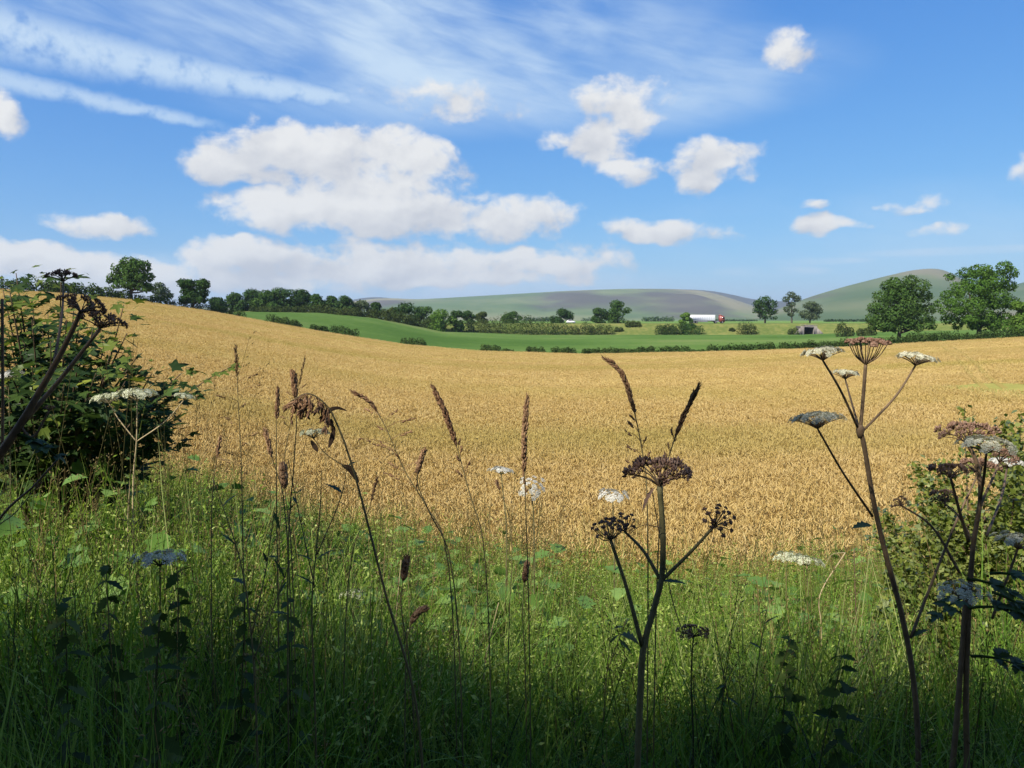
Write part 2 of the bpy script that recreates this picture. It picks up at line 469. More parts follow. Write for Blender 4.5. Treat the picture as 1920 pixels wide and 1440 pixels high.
M = {}
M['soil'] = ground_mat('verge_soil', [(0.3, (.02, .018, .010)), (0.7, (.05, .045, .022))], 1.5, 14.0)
M['wheat_ground'] = ground_mat('ripe_wheat_canopy', [(0.34, (.33, .245, .076)), (0.5, (.41, .300, .105)), (0.66, (.48, .355, .135))], 0.05, 1.6, (0.35, 1.0, 1.0), 0.7, 0.25, 0.35)
M['meadow'] = ground_mat('green_meadow', [(0.38, (.048, .096, .022)), (0.52, (.074, .130, .032)), (0.64, (.115, .152, .050))], 0.022, 0.5, (0.5, 1.0, 1.0), 0.4, 0.2, 0.3)
M['bank'] = ground_mat('rough_bank_grass', [(0.34, (.070, .105, .026)), (0.5, (.125, .150, .042)), (0.66, (.215, .195, .065))], 0.07, 0.6, None, 0.7, 0.4, 0.5)
M['plain'] = ground_mat('distant_fields', [(0.35, (.060, .130, .030)), (0.5, (.100, .170, .045)), (0.62, (.150, .190, .060))], 0.006, 0.05, (0.6, 1.6, 1.0), 0.0, 0.1, 0.3)
M['hedge_foot'] = ground_mat('field_edge_grass', [(0.3, (.10, .10, .030)), (0.7, (.22, .18, .06))], 0.6, 3.0)
M['lane'] = ground_mat('lane_tarmac', [(0.3, (.04, .04, .04)), (0.7, (.06, .06, .058))], 2.0, 30.0, None, 0.3, 0.01)

# ------------------------------------------------------------------ ground sheet
def tab(rows):
    a = np.array(rows, float); return (a[:, 0] - 960) / 1440.0, a[:, 1:]
EDGE_T, EDGE = tab([(-700, 538, 162), (0, 541, 168), (120, 549, 175), (250, 561, 185), (400, 583, 203), (500, 602, 211), (600, 620, 214), (700, 636, 214),
                    (760, 645, 211), (900, 657, 199), (1100, 663, 182), (1400, 657, 170), (1600, 649, 166), (1750, 640, 165), (1920, 631, 165), (2700, 624, 165)])
FOOT_T, FOOT = tab([(-700, 548, 255), (0, 553, 260), (250, 570, 270), (400, 588, 276), (460, 584.5, 280), (600, 586.5, 290), (700, 596, 302), (830, 621, 320),
                    (1000, 628, 330), (1500, 627.5, 330), (1640, 622, 330), (1920, 617, 330), (2700, 614, 330)])
edge_d = lambda t: np.interp(t, EDGE_T, EDGE[:, 1])
foot_d = lambda t: np.interp(t, FOOT_T, FOOT[:, 1])
WHEAT_H = 0.72
def edge_z(t): return slope(np.interp(t, EDGE_T, EDGE[:, 0])) * edge_d(t) - WHEAT_H
def foot_z(t): return slope(np.interp(t, FOOT_T, FOOT[:, 0])) * foot_d(t)
def top_z(t):
    z = slope(606.5) * (foot_d(t) + 14); lft = foot_z(t) + 0.4
    return np.maximum(z, lft)
UP_T = ((1506 - 960) / 1440, (1524 - 960) / 1440)
def wheat_start(t):   # where the field begins, measured straight ahead
    return np.interp(t, [-2, -.6, -.45, -.25, 0, .15, .3, .45, .6, 2], [10.5, 10, 9.0, 8.6, 7.6, 6.9, 6.9, 7.6, 9, 10])
def h(x, y, canopy=False):
    x = np.asarray(x, float); y = np.asarray(y, float)
    t = x / np.maximum(y, 3.0)
    zn = np.interp(y, [-6, -3.2, 1.0, 2.5, 4, 6, 8, 12], [-1.62, -1.45, -1.58, -1.85, -2.3, -2.8, -3.08, -3.28])
    zn = zn + 0.55 * sstep(-t, 0.12, 0.55) * sstep(y, 1.5, 6) + 0.06 * (vnoise(x * 1.3, y * 1.3, 3) - .5)
    de, df = edge_d(t), foot_d(t); ze, zf, zt = edge_z(t), foot_z(t), top_z(t)
    z12 = np.interp(12.0, [8, 12], [-3.08, -3.28]) + 0.55 * sstep(-t, 0.12, 0.55)
    s = np.clip((y - 12) / (de - 12), 0, 1)
    z = np.where(y < 12, zn, z12 + (ze - z12) * s)
    if canopy: z = z + np.where((y > 12) & (y <= de + .01), 0.58 * sstep(y, 16, 40) , 0)
    s = np.clip((y - de) / (df - de), 0, 1)
    z = np.where(y > de, ze + (zf - ze) * (s * s * (3 - 2 * s) * .5 + s * .5), z)
    s = sstep(y, df, df + 14)
    cut = (t > UP_T[0]) & (t < UP_T[1]) & (y < df + 12)
    z = np.where(y > df, np.where(cut, zf, zf + (zt - zf) * s), z)
    s = sstep(y, df + 30, df + 320)
    z = np.where(y > df + 30, zt + (-1.8 - zt) * s, z)
    return z
def hs1(x, y): return float(h(np.array([x]), np.array([y]))[0])
def on_ground(px, Y, py=620):
    p = P(px, py, Y); return Vector((p.x, p.y, hs1(p.x, p.y)))

tcol = np.unique(np.concatenate([np.arange(-.80, .801, .0075), [UP_T[0] - .0002, UP_T[0] + .0002, UP_T[1] - .0002, UP_T[1] + .0002],
                                 .80 + np.geomspace(.02, 6, 40), -.80 - np.geomspace(.02, 6, 40)]))
rows_near = np.concatenate([[-120, -60, -30, -16, -10], np.arange(-7, 7, 0.35)])
NT_ = len(tcol)
Yr, Mr = [], []
t_eff = tcol
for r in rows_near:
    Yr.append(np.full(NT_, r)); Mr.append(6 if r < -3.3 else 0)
ws = wheat_start(t_eff); de = edge_d(t_eff); df = foot_d(t_eff)
for s in np.linspace(0, 1, 6)[1:]: Yr.append(7 + (ws + 1.2 - 7) * s); Mr.append(0)
y0 = Yr[-1]
for s in np.linspace(0, 1, 75)[1:]: Yr.append(y0 * (de / y0) ** s); Mr.append(1)
Yr.append(de + 0.5); Mr.append(5); Yr.append(de + 3.0); Mr.append(5)
for s in np.linspace(0, 1, 22)[1:]: Yr.append(de + 3 + (df - de - 3) * s); Mr.append(2)
for s in np.linspace(0, 1, 11)[1:]: Yr.append(df + 14 * s); Mr.append(3)
Yr.append(df + 30); Mr.append(3)
for r in np.geomspace(36, 9000, 22): Yr.append(df + r); Mr.append(4)
Yr = np.array(Yr); Mr = np.array(Mr)
W = np.sqrt(Yr ** 2 + 36.0)
X = t_eff[None, :] * np.where(Yr > 120, Yr, W)
Z = h(X, Yr, canopy=True)
inw = (Mr == 1)
Z[inw] += 0.10 * (vnoise(X[inw] * .5, Yr[inw] * .5, 9) - .5) * sstep(Yr[inw], 12, 30)
mb = MB()
V = np.stack([X, Yr, Z], -1).reshape(-1, 3)
i = np.arange(len(Yr) - 1)[:, None] * NT_; j = np.arange(NT_ - 1)[None, :]
Q = np.stack([i + j, i + j + 1, i + NT_ + j + 1, i + NT_ + j], -1)
mb.v.append(V); mb.tint.append(np.full(len(V), .5)); mb.n = len(V)
for r in range(len(Yr) - 1):
    mb.q.append(Q[r]); mb.qm.append(np.full(NT_ - 1, Mr[r + 1]))
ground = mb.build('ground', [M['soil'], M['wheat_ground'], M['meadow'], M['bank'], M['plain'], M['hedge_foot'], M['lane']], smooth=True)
tag(ground, kind='structure')

# ------------------------------------------------------------------ hills
def hill_mat(name, stops, scale, heather, hsc):
    m, nt, out = new_mat(name)
    g = nt.nodes.new('ShaderNodeNewGeometry')
    n1 = nz(nt, scale, 5.0, g.outputs['Position'], 0.55, (0.6, 0.35, 2.2)); n2 = nz(nt, hsc, 5.0, g.outputs['Position'], 0.5, (0.55, 0.3, 2.6))
    c1 = ramp_node(nt, n1, stops)
    mx = nt.nodes.new('ShaderNodeMix'); mx.data_type = 'RGBA'
    hf = ramp_node(nt, n2, [(0.55, (0, 0, 0)), (0.61, (.85, .85, .85))])
    nt.links.new(hf, mx.inputs['Factor']); nt.links.new(c1, mx.inputs['A']); mx.inputs['B'].default_value = (*heather, 1)
    d = nt.nodes.new('ShaderNodeBsdfDiffuse'); nt.links.new(mx.outputs['Result'], d.inputs[0]); nt.links.new(d.outputs[0], out.inputs[0])
    return m
M['hill_moor'] = hill_mat('moorland', [(0.40, (.085, .135, .045)), (0.5, (.155, .185, .078)), (0.60, (.225, .205, .115))], 0.0016, (.075, .062, .060), 0.0011)
M['hill_dark'] = hill_mat('heather_fell', [(0.35, (.045, .048, .035)), (0.65, (.075, .070, .05))], 0.0015, (.035, .030, .032), 0.001)
M['hill_grass'] = hill_mat('grassy_fell', [(0.40, (.068, .108, .036)), (0.5, (.112, .138, .056)), (0.60, (.185, .165, .10))], 0.002, (.085, .08, .05), 0.0016)
def hill(name, prof, D, span, mat, seed, rough):
    a = np.array(prof, float); tp = (a[:, 0] - 960) / 1440.0
    t = np.arange(tp[0], tp[-1] + .001, 0.006)
    py = np.interp(t, tp, a[:, 1])
    k = np.hanning(9); k /= k.sum(); py = np.convolve(np.pad(py, 4, 'edge'), k, 'valid')
    H = slope(py) * D + 3
    rr = np.concatenate([np.linspace(0, 1, 34), np.linspace(1.06, 1.6, 8)])
    mb = MB(); rows = []
    for r in rr:
        d = D - span * (1 - r)
        f = (0.55 * r + 0.45 * r * r * (3 - 2 * r)) if r <= 1 else 1 - (r - 1) * 1.5
        x = t * d; n = fbm(x / 420, np.full_like(x, d / 420), seed, 5) - .5
        gul = (np.abs(vnoise(x / 330, np.full_like(x, d / 1400), seed + 5) - .5) - .25)
        amp = H * rough * np.sin(np.pi * min(r, 1.0)) if r <= 1 else 0
        rows.append(np.stack([x, np.full_like(x, d), H * f + amp * (n * 1.2 + gul * .9) - 3], -1))
    V = np.array(rows); n0, n1 = V.shape[:2]
    i = np.arange(n0 - 1)[:, None] * n1; j = np.arange(n1 - 1)[None, :]
    mb.add(V.reshape(-1, 3), np.stack([i + j, i + j + 1, i + n1 + j + 1, i + n1 + j], -1).reshape(-1, 4))
    return tag(mb.build(name, mat, smooth=True), kind='structure')
hill('hill', [(-1200, 590), (0, 582), (500, 575), (640, 569), (700, 560), (740, 559), (780, 561.5), (830, 559), (880, 556), (950, 552), (1050, 546), (1120, 543), (1180, 541.5), (1250, 541.5), (1310, 544), (1345, 552), (1380, 563), (1420, 577), (1470, 590), (1540, 599)],
     5200, 2300, M['hill_moor'], 3, .30)
hill('hill', [(560, 585), (640, 566), (690, 557), (720, 557), (745, 561), (790, 566), (900, 566), (1000, 560), (1150, 553), (1220, 544), (1290, 542.5), (1330, 545), (1370, 552), (1405, 561), (1440, 564), (1500, 566), (1600, 560), (1700, 560), (2000, 572), (2500, 585)],
     7400, 2600, M['hill_dark'], 8, .22)
hill('hill', [(1370, 604), (1420, 594), (1455, 580), (1490, 566), (1520, 555), (1580, 537), (1650, 519), (1700, 507), (1725, 504), (1750, 503), (1770, 507), (1788, 519), (1812, 531), (1850, 543), (1880, 540), (1910, 529), (1960, 520), (2100, 512), (2400, 525), (2900, 560), (3300, 590)],
     3700, 1500, M['hill_grass'], 14, .30)

# ------------------------------------------------------------------ haze
hz = MB(); box(hz, (0, 3400, 168), (20000, 15000, 356))
m, nt, out = new_mat('haze_air')
pv = nt.nodes.new('ShaderNodeVolumePrincipled')
pv.inputs['Color'].default_value = (0.72, 0.86, 1.0, 1); pv.inputs['Density'].default_value = 0.00009; pv.inputs['Anisotropy'].default_value = 0.2
nt.links.new(pv.outputs[0], out.inputs['Volume'])
haze = tag(hz.build('haze', m), 'thin pale blue haze over the far fields and hills', 'haze', kind='stuff')

# ------------------------------------------------------------------ trees
M['bark'] = plain_mat('bark', (.095, .075, .055), .9, .4, 3.0, .1, .4)
M['leaf_oak'] = leaf_mat('oak_leaves', (.024, .056, .012), (.054, .108, .024), (.105, .170, .044), .25)
M['leaf_dark'] = leaf_mat('dark_leaves', (.018, .044, .013), (.040, .082, .022), (.075, .128, .035), .22)
M['leaf_bright'] = leaf_mat('bright_leaves', (.042, .095, .014), (.092, .178, .030), (.165, .255, .055), .3)
M['leaf_lime'] = leaf_mat('fresh_leaves', (.055, .115, .018), (.115, .205, .034), (.180, .280, .055), .35)
M['leaf_olive'] = leaf_mat('olive_scrub', (.030, .050, .014), (.065, .092, .026), (.120, .140, .045), .25)
M['leaf_grey'] = leaf_mat('grey_green_leaves', (.040, .060, .030), (.075, .105, .050), (.120, .150, .080), .25)
M['leaf_hedge'] = leaf_mat('hedge_leaves', (.022, .045, .012), (.046, .080, .020), (.090, .125, .036), .25, patch=.25, patch_scale=.25)

def blobs_leaves(mb, C, Rr, n, size, rng, tintspan=(0.1, .9), flat=0.8, m=0):
    """n leaf clumps spread over blobs (centres C, radii Rr): mostly in the outer shell, facing outwards, broken by noise"""
    C = np.asarray(C, float); Rr = np.asarray(Rr, float)
    w = Rr ** 2; idx = rng.choice(len(C), n, p=w / w.sum())
    u = unit(rng, n); rad = rng.uniform(.35, 1, n) ** .45 * rng.uniform(.86, 1.10, n)
    p = C[idx] + u * (Rr[idx] * rad)[:, None] * np.array([1, 1, flat])
    q = p / (np.median(Rr) * .55)
    g = vnoise(q[:, 0] + q[:, 2] * .7, q[:, 1] - q[:, 2] * .9, int(rng.integers(1000)))
    keep = g > .24
    p, u, idx, rad, g = p[keep], u[keep], idx[keep], rad[keep], g[keep]
    nrm = u + rng.normal(size=p.shape) * .55 + np.array([0, 0, .35]); nrm /= np.linalg.norm(nrm, axis=1)[:, None]
    bt = rng.uniform(-.12, .12, len(C))
    tint = np.clip(rng.uniform(tintspan[0], tintspan[1], len(p)) * .55 + .225 + bt[idx], 0, 1)
    cards(mb, p, nrm, size * rng.uniform(.6, 1.3, len(p)), rng, tint, m)

def crown_from(lobes, Y, seed, squash=.85):
    """picture lobes (px, py, r px) at distance Y -> blob centres and radii with depth"""
    rng = np.random.default_rng(seed); s = Y / 1440.0
    cx = np.mean([l[0] for l in lobes]); rx = max(abs(l[0] - cx) + l[2] for l in lobes) * s
    C, Rr = [], []
    for (px, py, r) in lobes:
        p = P(px, py, Y); off = abs(px - cx) * s; dep = math.sqrt(max(rx * rx - off * off, 0)) * squash
        r = r * s
        for k in range(2 if dep > r * .8 else 1):
            sgn = -1 if k == 0 else 1
            yy = sgn * max(dep - r, 0) * rng.uniform(.4, 1.0)
            C.append((p.x, p.y + yy, p.z)); Rr.append(r * rng.uniform(.92, 1.08))
    return np.array(C), np.array(Rr)

def build_tree(name, lobes, base, Y, mat, label, seed, n=6000, leaf=.34, trunk=.45, group=None, limbs=5, parts=True, cat='tree'):
    rng = np.random.default_rng(seed)
    C, Rr = crown_from(lobes, Y, seed)
    root = empty(name, base, label, cat, group)
    b = np.array(base)
    mb = MB(); blobs_leaves(mb, C - b, Rr, n, leaf, rng)
    mb.build('crown', mat, root)
    if trunk:
        tb = MB(); low = C[:, 2].min() - b[2]; top = (C[:, 2].max() - b[2])
        cxy = C[:, :2].mean(0) - b[:2]
        zf = max(low, top * .25)
        pts = spline([(0, 0, -.4), (cxy[0] * .1, cxy[1] * .1, zf * .5), (cxy[0] * .5, cxy[1] * .5, zf), (cxy[0], cxy[1], top * .82)], 6)
        tube(tb, pts, np.linspace(trunk * 1.25, trunk * .25, len(pts)) , 8)
        tb.build('trunk', M['bark'], root, smooth=True)
        for k in rng.choice(len(C), min(limbs, len(C)), replace=False):
            e = C[k] - b; lb = MB(); s = pts[int(len(pts) * rng.uniform(.35, .6))]
            mid = (s + e) / 2 + np.array([0, 0, -.08 * np.linalg.norm(e - s)])
            q = spline([s, mid, e], 5)
            tube(lb, q, np.linspace(trunk * .45, trunk * .1, len(q)), 6)
            lb.build('limb', M['bark'], root, smooth=True)
    return root

def auto_lobes(px, top, base, hw, seed, k=9, low=.25):
    """lobes filling an uneven round crown between top and base"""
    rng = np.random.default_rng(seed); H = base - top; out = [(px + rng.uniform(-.15, .15) * hw, top + H * .24, hw * .42)]
    for i in range(k):
        f = (i + rng.uniform(.1, .9)) / k; y = top + H * (.22 + (1 - low - .22) * f)
        wid = math.sin(math.pi * min(.98, .18 + .66 * f)) * hw
        r = hw * rng.uniform(.28, .46); out.append((px + rng.uniform(-1, 1) * max(wid - r * .7, 0), y, r))
    return out

DE = lambda px: float(edge_d(np.array((px - 960) / 1440.0)))
DF = lambda px: float(foot_d(np.array((px - 960) / 1440.0)))

# hilltop trees on the left
build_tree('oak_tree', [(245, 493, 14), (228, 502, 14), (264, 499, 15), (246, 512, 20), (220, 521, 13), (273, 519, 12), (248, 530, 17), (212, 527, 7), (272, 538, 13), (229, 536, 9), (284, 540, 6)],
           on_ground(247, 188), 188, M['leaf_oak'], 'tall spreading oak on the crest of the wheat field, left of the other hilltop trees', 11, 7000, .30, .55)
build_tree('ash_tree', [(300, 536, 8), (294, 546, 8), (308, 545, 9), (302, 556, 11), (318, 554, 7), (291, 557, 6)],
           on_ground(303, 235), 235, M['leaf_grey'], 'small pale thin tree beside the tall hilltop oak', 12, 1600, .32, .25)
build_tree('oak_tree', [(347, 532, 11), (381, 533, 12), (362, 531, 8), (353, 546, 13), (375, 547, 13), (364, 558, 15), (349, 562, 10), (380, 562, 8)],
           on_ground(363, 200), 200, M['leaf_dark'], 'two-lobed dark oak on the hilltop between the tall oak and the wood', 13, 5200, .30, .45)

# the wood beyond the green field
WOOD = [
 (408, 556, 588, 16, 'dark', 'low dark tree at the left end of the wood'),
 (436, 548, 586, 22, 'dark', 'rounded dark tree near the left end of the wood'),
 (470, 543, 584, 27, 'dark', 'broad dark tree in the left half of the wood'),
 (500, 542, 586, 22, 'oak', 'dark green tree in the dip left of the tallest tree of the wood'),
 (530, 538, 586, 27, 'dark', 'tallest dark tree in the middle of the wood'),
 (562, 541, 586, 26, 'dark', 'dark domed tree just right of the tallest tree in the wood'),
 (590, 551, 587, 22, 'oak', 'mid green tree on the sloping right shoulder of the wood'),
 (548, 561, 588, 17, 'oak', 'lower green tree standing in front of the tallest trees in the wood'),
 (622, 552, 590, 17, 'dark', 'loose-topped tree right of the shoulder of the wood'),
 (647, 552, 593, 20, 'dark', 'round-headed dark tree near the right end of the wood'),
 (676, 562, 596, 18, 'grey', 'thin greyish tree at the right end of the wood'),
 (703, 563, 597, 13, 'dark', 'small tree ending the wood before the gap to the hills'),
 (600, 564, 589, 15, 'olive', 'olive bushy tree along the front edge of the wood'),
]
for k, (px, top, base, hw, kind, lab) in enumerate(WOOD):
    Y = DF(px) + 8 + (k % 3) * 5
    build_tree('woodland_tree', auto_lobes(px, top - 1, base + 6, hw * 1.25, 40 + k, 11, .02), on_ground(px, Y), Y, M['leaf_' + kind], lab, 60 + k, 4800, .40, .35, 'trees of the wood beyond the green field', 2)
CLUMP = [
 (762, 566, 606, 26, 'dark', 'tall dark tree leading the clump right of the wood'),
 (736, 576, 602, 17, 'olive', 'olive tree at the left edge of the clump right of the wood'),
 (795, 573, 610, 22, 'oak', 'mid green tree behind the bright round tree in the clump'),
 (828, 577, 619, 25, 'bright', 'bright green round tree at the front of the clump'),
 (858, 579, 619, 18, 'dark', 'dark tree on the right of the bright round one'),
 (878, 580, 612, 14, 'dark', 'dark tree closing the right end of the clump'),
 (905, 584, 606, 15, 'olive', 'olive tree behind the scrub slope right of the clump'),
 (960, 585, 606, 18, 'oak', 'low dark tree behind the scrub slope, above its left half'),
 (1052, 580, 603, 20, 'dark', 'spreading dark tree just left of the white car'),
 (1158, 560, 603, 23, 'oak', 'large dark tree standing above the embankment road'),
 (1124, 577, 603, 18, 'dark', 'smaller tree joined to the left of the large embankment tree'),
 (1286, 583, 613, 11, 'bright', 'slender green tree at the tail of the lorry'),
]
for k, (px, top, base, hw, kind, lab) in enumerate(CLUMP):
    Y = DF(px) + (34 if px > 890 else 6) + (k % 3) * 4
    if px == 1286: Y = 338
    if px in (828, 858): Y = DF(px) - 3
    build_tree('field_tree', auto_lobes(px, top - 1, base + 4, hw * 1.15, 140 + k, 11, .03), on_ground(px, Y), Y, M['leaf_' + kind], lab, 160 + k, 4000, .38, .32, None, 2)

# parkland trees by the embankment and on the right
build_tree('parkland_tree', [(1433, 563, 10), (1422, 570, 10), (1445, 571, 10), (1433, 579, 14), (1419, 582, 8), (1449, 584, 8), (1434, 591, 10), (1451, 596, 5)], on_ground(1434, 395), 395, M['leaf_dark'],
           'dark round-headed tree, left one of the three far trees beyond the road', 201, 3600, .42, .5, None, 4)
build_tree('parkland_tree', [(1484, 553, 8), (1474, 561, 7), (1494, 560, 8), (1484, 571, 7), (1477, 580, 7), (1492, 582, 5), (1483, 590, 5)], on_ground(1484, 420), 420, M['leaf_grey'],
           'tall sparse tree in the middle of the three far trees beyond the road', 202, 1500, .42, .45, None, 6)
build_tree('parkland_tree', auto_lobes(1518, 563, 600, 23, 203, 10, .08), on_ground(1518, 400), 400, M['leaf_grey'],
           'low rounded tree, right one of the three far trees beyond the road', 203, 3000, .42, .4, None, 3)
build_tree('lime_tree', [(1692, 527, 13), (1672, 536, 15), (1711, 537, 15), (1690, 550, 23), (1660, 556, 17), (1722, 556, 15), (1648, 577, 15), (1690, 577, 27), (1733, 579, 14), (1665, 592, 20), (1712, 596, 22), (1641, 598, 13), (1645, 612, 10), (1670, 614, 12), (1705, 614, 11), (1736, 611, 9), (1739, 600, 9), (1688, 604, 17), (1655, 611, 10), (1722, 610, 9)],
           on_ground(1686, 176), 176, M['leaf_oak'], 'big dense dark tree reaching low to the hedge, left of the two large trees', 204, 19000, .24, .5, None, 6)
build_tree('sycamore_tree', [(1856, 504, 15), (1828, 509, 15), (1879, 513, 15), (1808, 516, 10), (1846, 527, 24), (1880, 537, 16), (1815, 541, 19), (1785, 552, 12), (1774, 568, 12), (1850, 560, 26), (1808, 573, 22), (1885, 568, 17), (1830, 594, 19), (1868, 597, 19), (1800, 598, 13), (1892, 598, 10), (1779, 583, 9), (1845, 608, 14), (1815, 611, 10), (1880, 612, 12), (1862, 614, 10), (1792, 600, 10)],
           on_ground(1836, 178), 178, M['leaf_bright'], 'tallest tree, broad sunlit green crown right of the dense dark tree', 205, 22000, .24, .55, None, 6)
build_tree('young_tree', auto_lobes(1912, 556, 628, 24, 206, 11, .06), on_ground(1912, 172), 172, M['leaf_lime'], 'bright yellow-green young tree at the right edge of the picture', 206, 4500, .25, .25, None, 3)
build_tree('field_tree', auto_lobes(1975, 520, 628, 42, 207, 13, .1), on_ground(1975, 190), 190, M['leaf_bright'], 'tree just outside the right edge of the view', 207, 5000, .3, .4, None, 3)

# ------------------------------------------------------------------ bushes and hedges (one mesh each)
def bush(name, px0, px1, top, base, Y, mat, label, seed, n=900, leaf=.22, group=None, cat='bush', depth=None, cy0=None):
    """a low mass of leaves between two picture columns, standing on the ground at distance Y"""
    rng = np.random.default_rng(seed); s = Y / 1440.0; L = px1 - px0
    ht = max(base - top, 4); k = max(3, int(L / (ht * .32)))
    cx = (px0 + px1) / 2; b = on_ground(cx, Y)
    C, Rr = [], []
    for i in range(k):
        px = px0 + (i + .5) * L / k + rng.uniform(-.2, .2) * L / k
        Yi = Y if cy0 is None else cy0(px)
        g = on_ground(px, Yi); hh = ht * s * rng.uniform(.70, 1.08) + (.55 if cy0 is not None else 0)
        r = min(hh * .52, L * s / k * 1.1 + hh * .2) * rng.uniform(.8, 1.1)
        for zf in ((.45,) if hh < 1.3 else (.3, .66)):
            C.append((g.x, g.y + rng.uniform(-.5, .5), g.z + hh * zf * rng.uniform(.85, 1.1))); Rr.append(r * (1 if zf < .6 else .75))
    mb = MB(); blobs_leaves(mb, np.array(C) - np.array(b), np.array(Rr), n, leaf, rng, flat=.95)
    return tag(mb.build(name, mat, loc=b), label, cat, group)

# hedge along the crest on the left
yedge = lambda px: DE(px) + 2.0
for k, (a, b_, t_, bs, lab) in enumerate([
    (-60, 20, 511, 541, 'hedge on the hill crest at the left edge of the view'),
    (18, 80, 511, 543, 'tall hedge clump on the hill crest nearest the left edge'),
    (88, 112, 519, 545, 'short hedge clump beside the small field maple shoot on the crest'),
    (112, 150, 522, 551, 'clipped dark hedge on the crest left of the hilltop oak'),
    (146, 205, 528, 555, 'dark bushy hedge running up to the hilltop oak'),
    (204, 243, 537, 559, 'low end of the crest hedge at the foot of the hilltop oak')]):
    bush('crest_hedge', a, b_, t_, bs, DE((a + b_) / 2) + 2, M['leaf_hedge'], lab, 300 + k, 1500, .26, 'hedge along the hill crest', 'hedge', cy0=yedge)
LOW = [
 (256, 320, 556, 570, 'low hedge between the hilltop oak and the small pale tree'),
 (320, 395, 564, 581, 'low hedge under the two-lobed oak'),
 (395, 455, 578, 593, 'low hedge running down to the corner of the green field'),
 (503, 538, 594, 610, 'first dark bush left along the edge of the green field'),
 (541, 562, 600, 612, 'tiny bush close beside the leftmost bush of the green field'),
 (586, 613, 605, 619, 'rounded bush left of the longest bush on the sloping field edge'),
 (622, 671, 612, 630, 'longest bush on the sloping edge of the green field'),
 (756, 793, 630, 645, 'lone round bush halfway along the field edge'),
 (905, 936, 648, 660, 'small dark bush where the field edge levels out'),
 (945, 960, 654, 660, 'very small tuft between two bushes on the level field edge'),
 (990, 1019, 650, 662, 'round dark bush left of the broken hedge'),
 (1036, 1076, 650, 663, 'bush beginning the broken hedge along the field edge'),
 (1094, 1122, 651, 663, 'hedge piece under the large embankment tree'),
 (1124, 1162, 651, 663, 'hedge piece right below the large embankment tree'),
 (1164, 1192, 652, 662, 'low thin hedge piece left of the lorry'),
 (1196, 1226, 649, 662, 'taller hedge piece left of the lorry'),
 (1233, 1292, 648, 661, 'long flat hedge piece under the lorry'),
 (1296, 1332, 654, 660, 'very low gappy hedge below the lorry cab'),
 (1330, 1392, 645, 660, 'left part of the dark continuous hedge'),
 (1390, 1452, 644, 659, 'dark continuous hedge below the bush on the embankment'),
 (1465, 1525, 641, 657, 'hedge below the concrete underpass'),
 (1522, 1584, 640, 655, 'hedge right of the underpass behind the pale umbel'),
 (1580, 1640, 634, 651, 'hedge behind the tall hogweed seed head'),
 (1636, 1700, 632, 648, 'hedge under the big dense tree'),
 (1700, 1745, 626, 645, 'dark hedge between the two large trees, left half'),
 (1742, 1795, 622, 641, 'dark hedge between the two large trees, right half'),
 (1795, 1850, 620, 637, 'dark shrubs at the foot of the tallest tree'),
 (1848, 1925, 613, 634, 'dark shrubs below the bright young tree'),
 (1925, 2010, 610, 632, 'hedge running out of view on the right'),
]
for k, (a, b_, t_, bs, lab) in enumerate(LOW):
    bush('hedge', a - 1, b_ + 1, t_, bs, DE((a + b_) / 2) + 2, M['leaf_hedge'], lab, 330 + k, 1800, .2, 'hedge along the far edge of the wheat', 'hedge', cy0=yedge)
SCRUB = [
 (640, 672, 578, 596, 'olive', 'olive bush at the front foot of the wood'), (668, 705, 582, 598, 'olive', 'brownish bush right of the foot of the wood'),
 (700, 735, 580, 602, 'olive', 'reddish olive bush between the wood and the clump'), (735, 775, 590, 610, 'olive', 'olive bush at the foot of the tall clump tree'),
 (770, 812, 592, 616, 'olive', 'pale olive bush left of the bright round tree'),
 (470, 520, 576, 588, 'olive', 'low olive bush along the left foot of the wood'), (520, 575, 575, 589, 'olive', 'low bush along the middle foot of the wood'), (575, 640, 576, 592, 'olive', 'low bush along the right foot of the wood'),
 (872, 915, 596, 622, 'olive', 'sloping scrub right of the clump'), (905, 950, 595, 626, 'olive', 'pale olive scrub mound on the bank'), (940, 990, 590, 627, 'hedge', 'broad dark scrub mound on the bank'),
 (985, 1035, 592, 627, 'hedge', 'dark scrub mound left of the white car'), (1028, 1080, 601, 627, 'hedge', 'dark scrub below the white car'), (1076, 1112, 602, 624, 'olive', 'olive scrub right of the white car'),
 (1105, 1148, 604, 626, 'olive', 'olive scrub below the large embankment tree'),
 (1176, 1200, 604, 616, 'olive', 'small bush high on the bank right of the large tree'), (1153, 1166, 613, 621, 'olive', 'tiny bush in the dry bank grass'),
 (1233, 1262, 603, 624, 'hedge', 'dark bush on the bank left of the lorry tail'), (1256, 1285, 606, 626, 'hedge', 'dark bush on the bank below the slender tree'), (1276, 1316, 605, 629, 'oak', 'round green bush in front of the lorry tail'),
 (1388, 1417, 603, 629, 'olive', 'lone tapering bush on the bank right of the lorry'), (1368, 1378, 611, 618, 'olive', 'tiny tuft on the bank below the lorry cab'),
 (1480, 1494, 614, 626, 'olive', 'small bush beside the left wing of the underpass'),
 (1575, 1600, 611, 636, 'olive', 'round olive bush behind the tall hogweed'), (1610, 1640, 603, 622, 'olive', 'dull bush at the left of the big dense tree'),
]
for k, (a, b_, t_, bs, kind, lab) in enumerate(SCRUB):
    c = (a + b_) / 2
    Y = DF(c) + (1 if c < 1575 else -60) + (2 if bs < 622 and c > 1100 and c < 1570 else 0)
    if 1170 < c < 1200: Y = DF(c) + 9
    if c in (1159.5, 1373): Y = DF(c) + 5
    bush('shrub', a, b_, t_, bs, Y, M['leaf_' + kind], lab, 380 + k, 1700, .26)
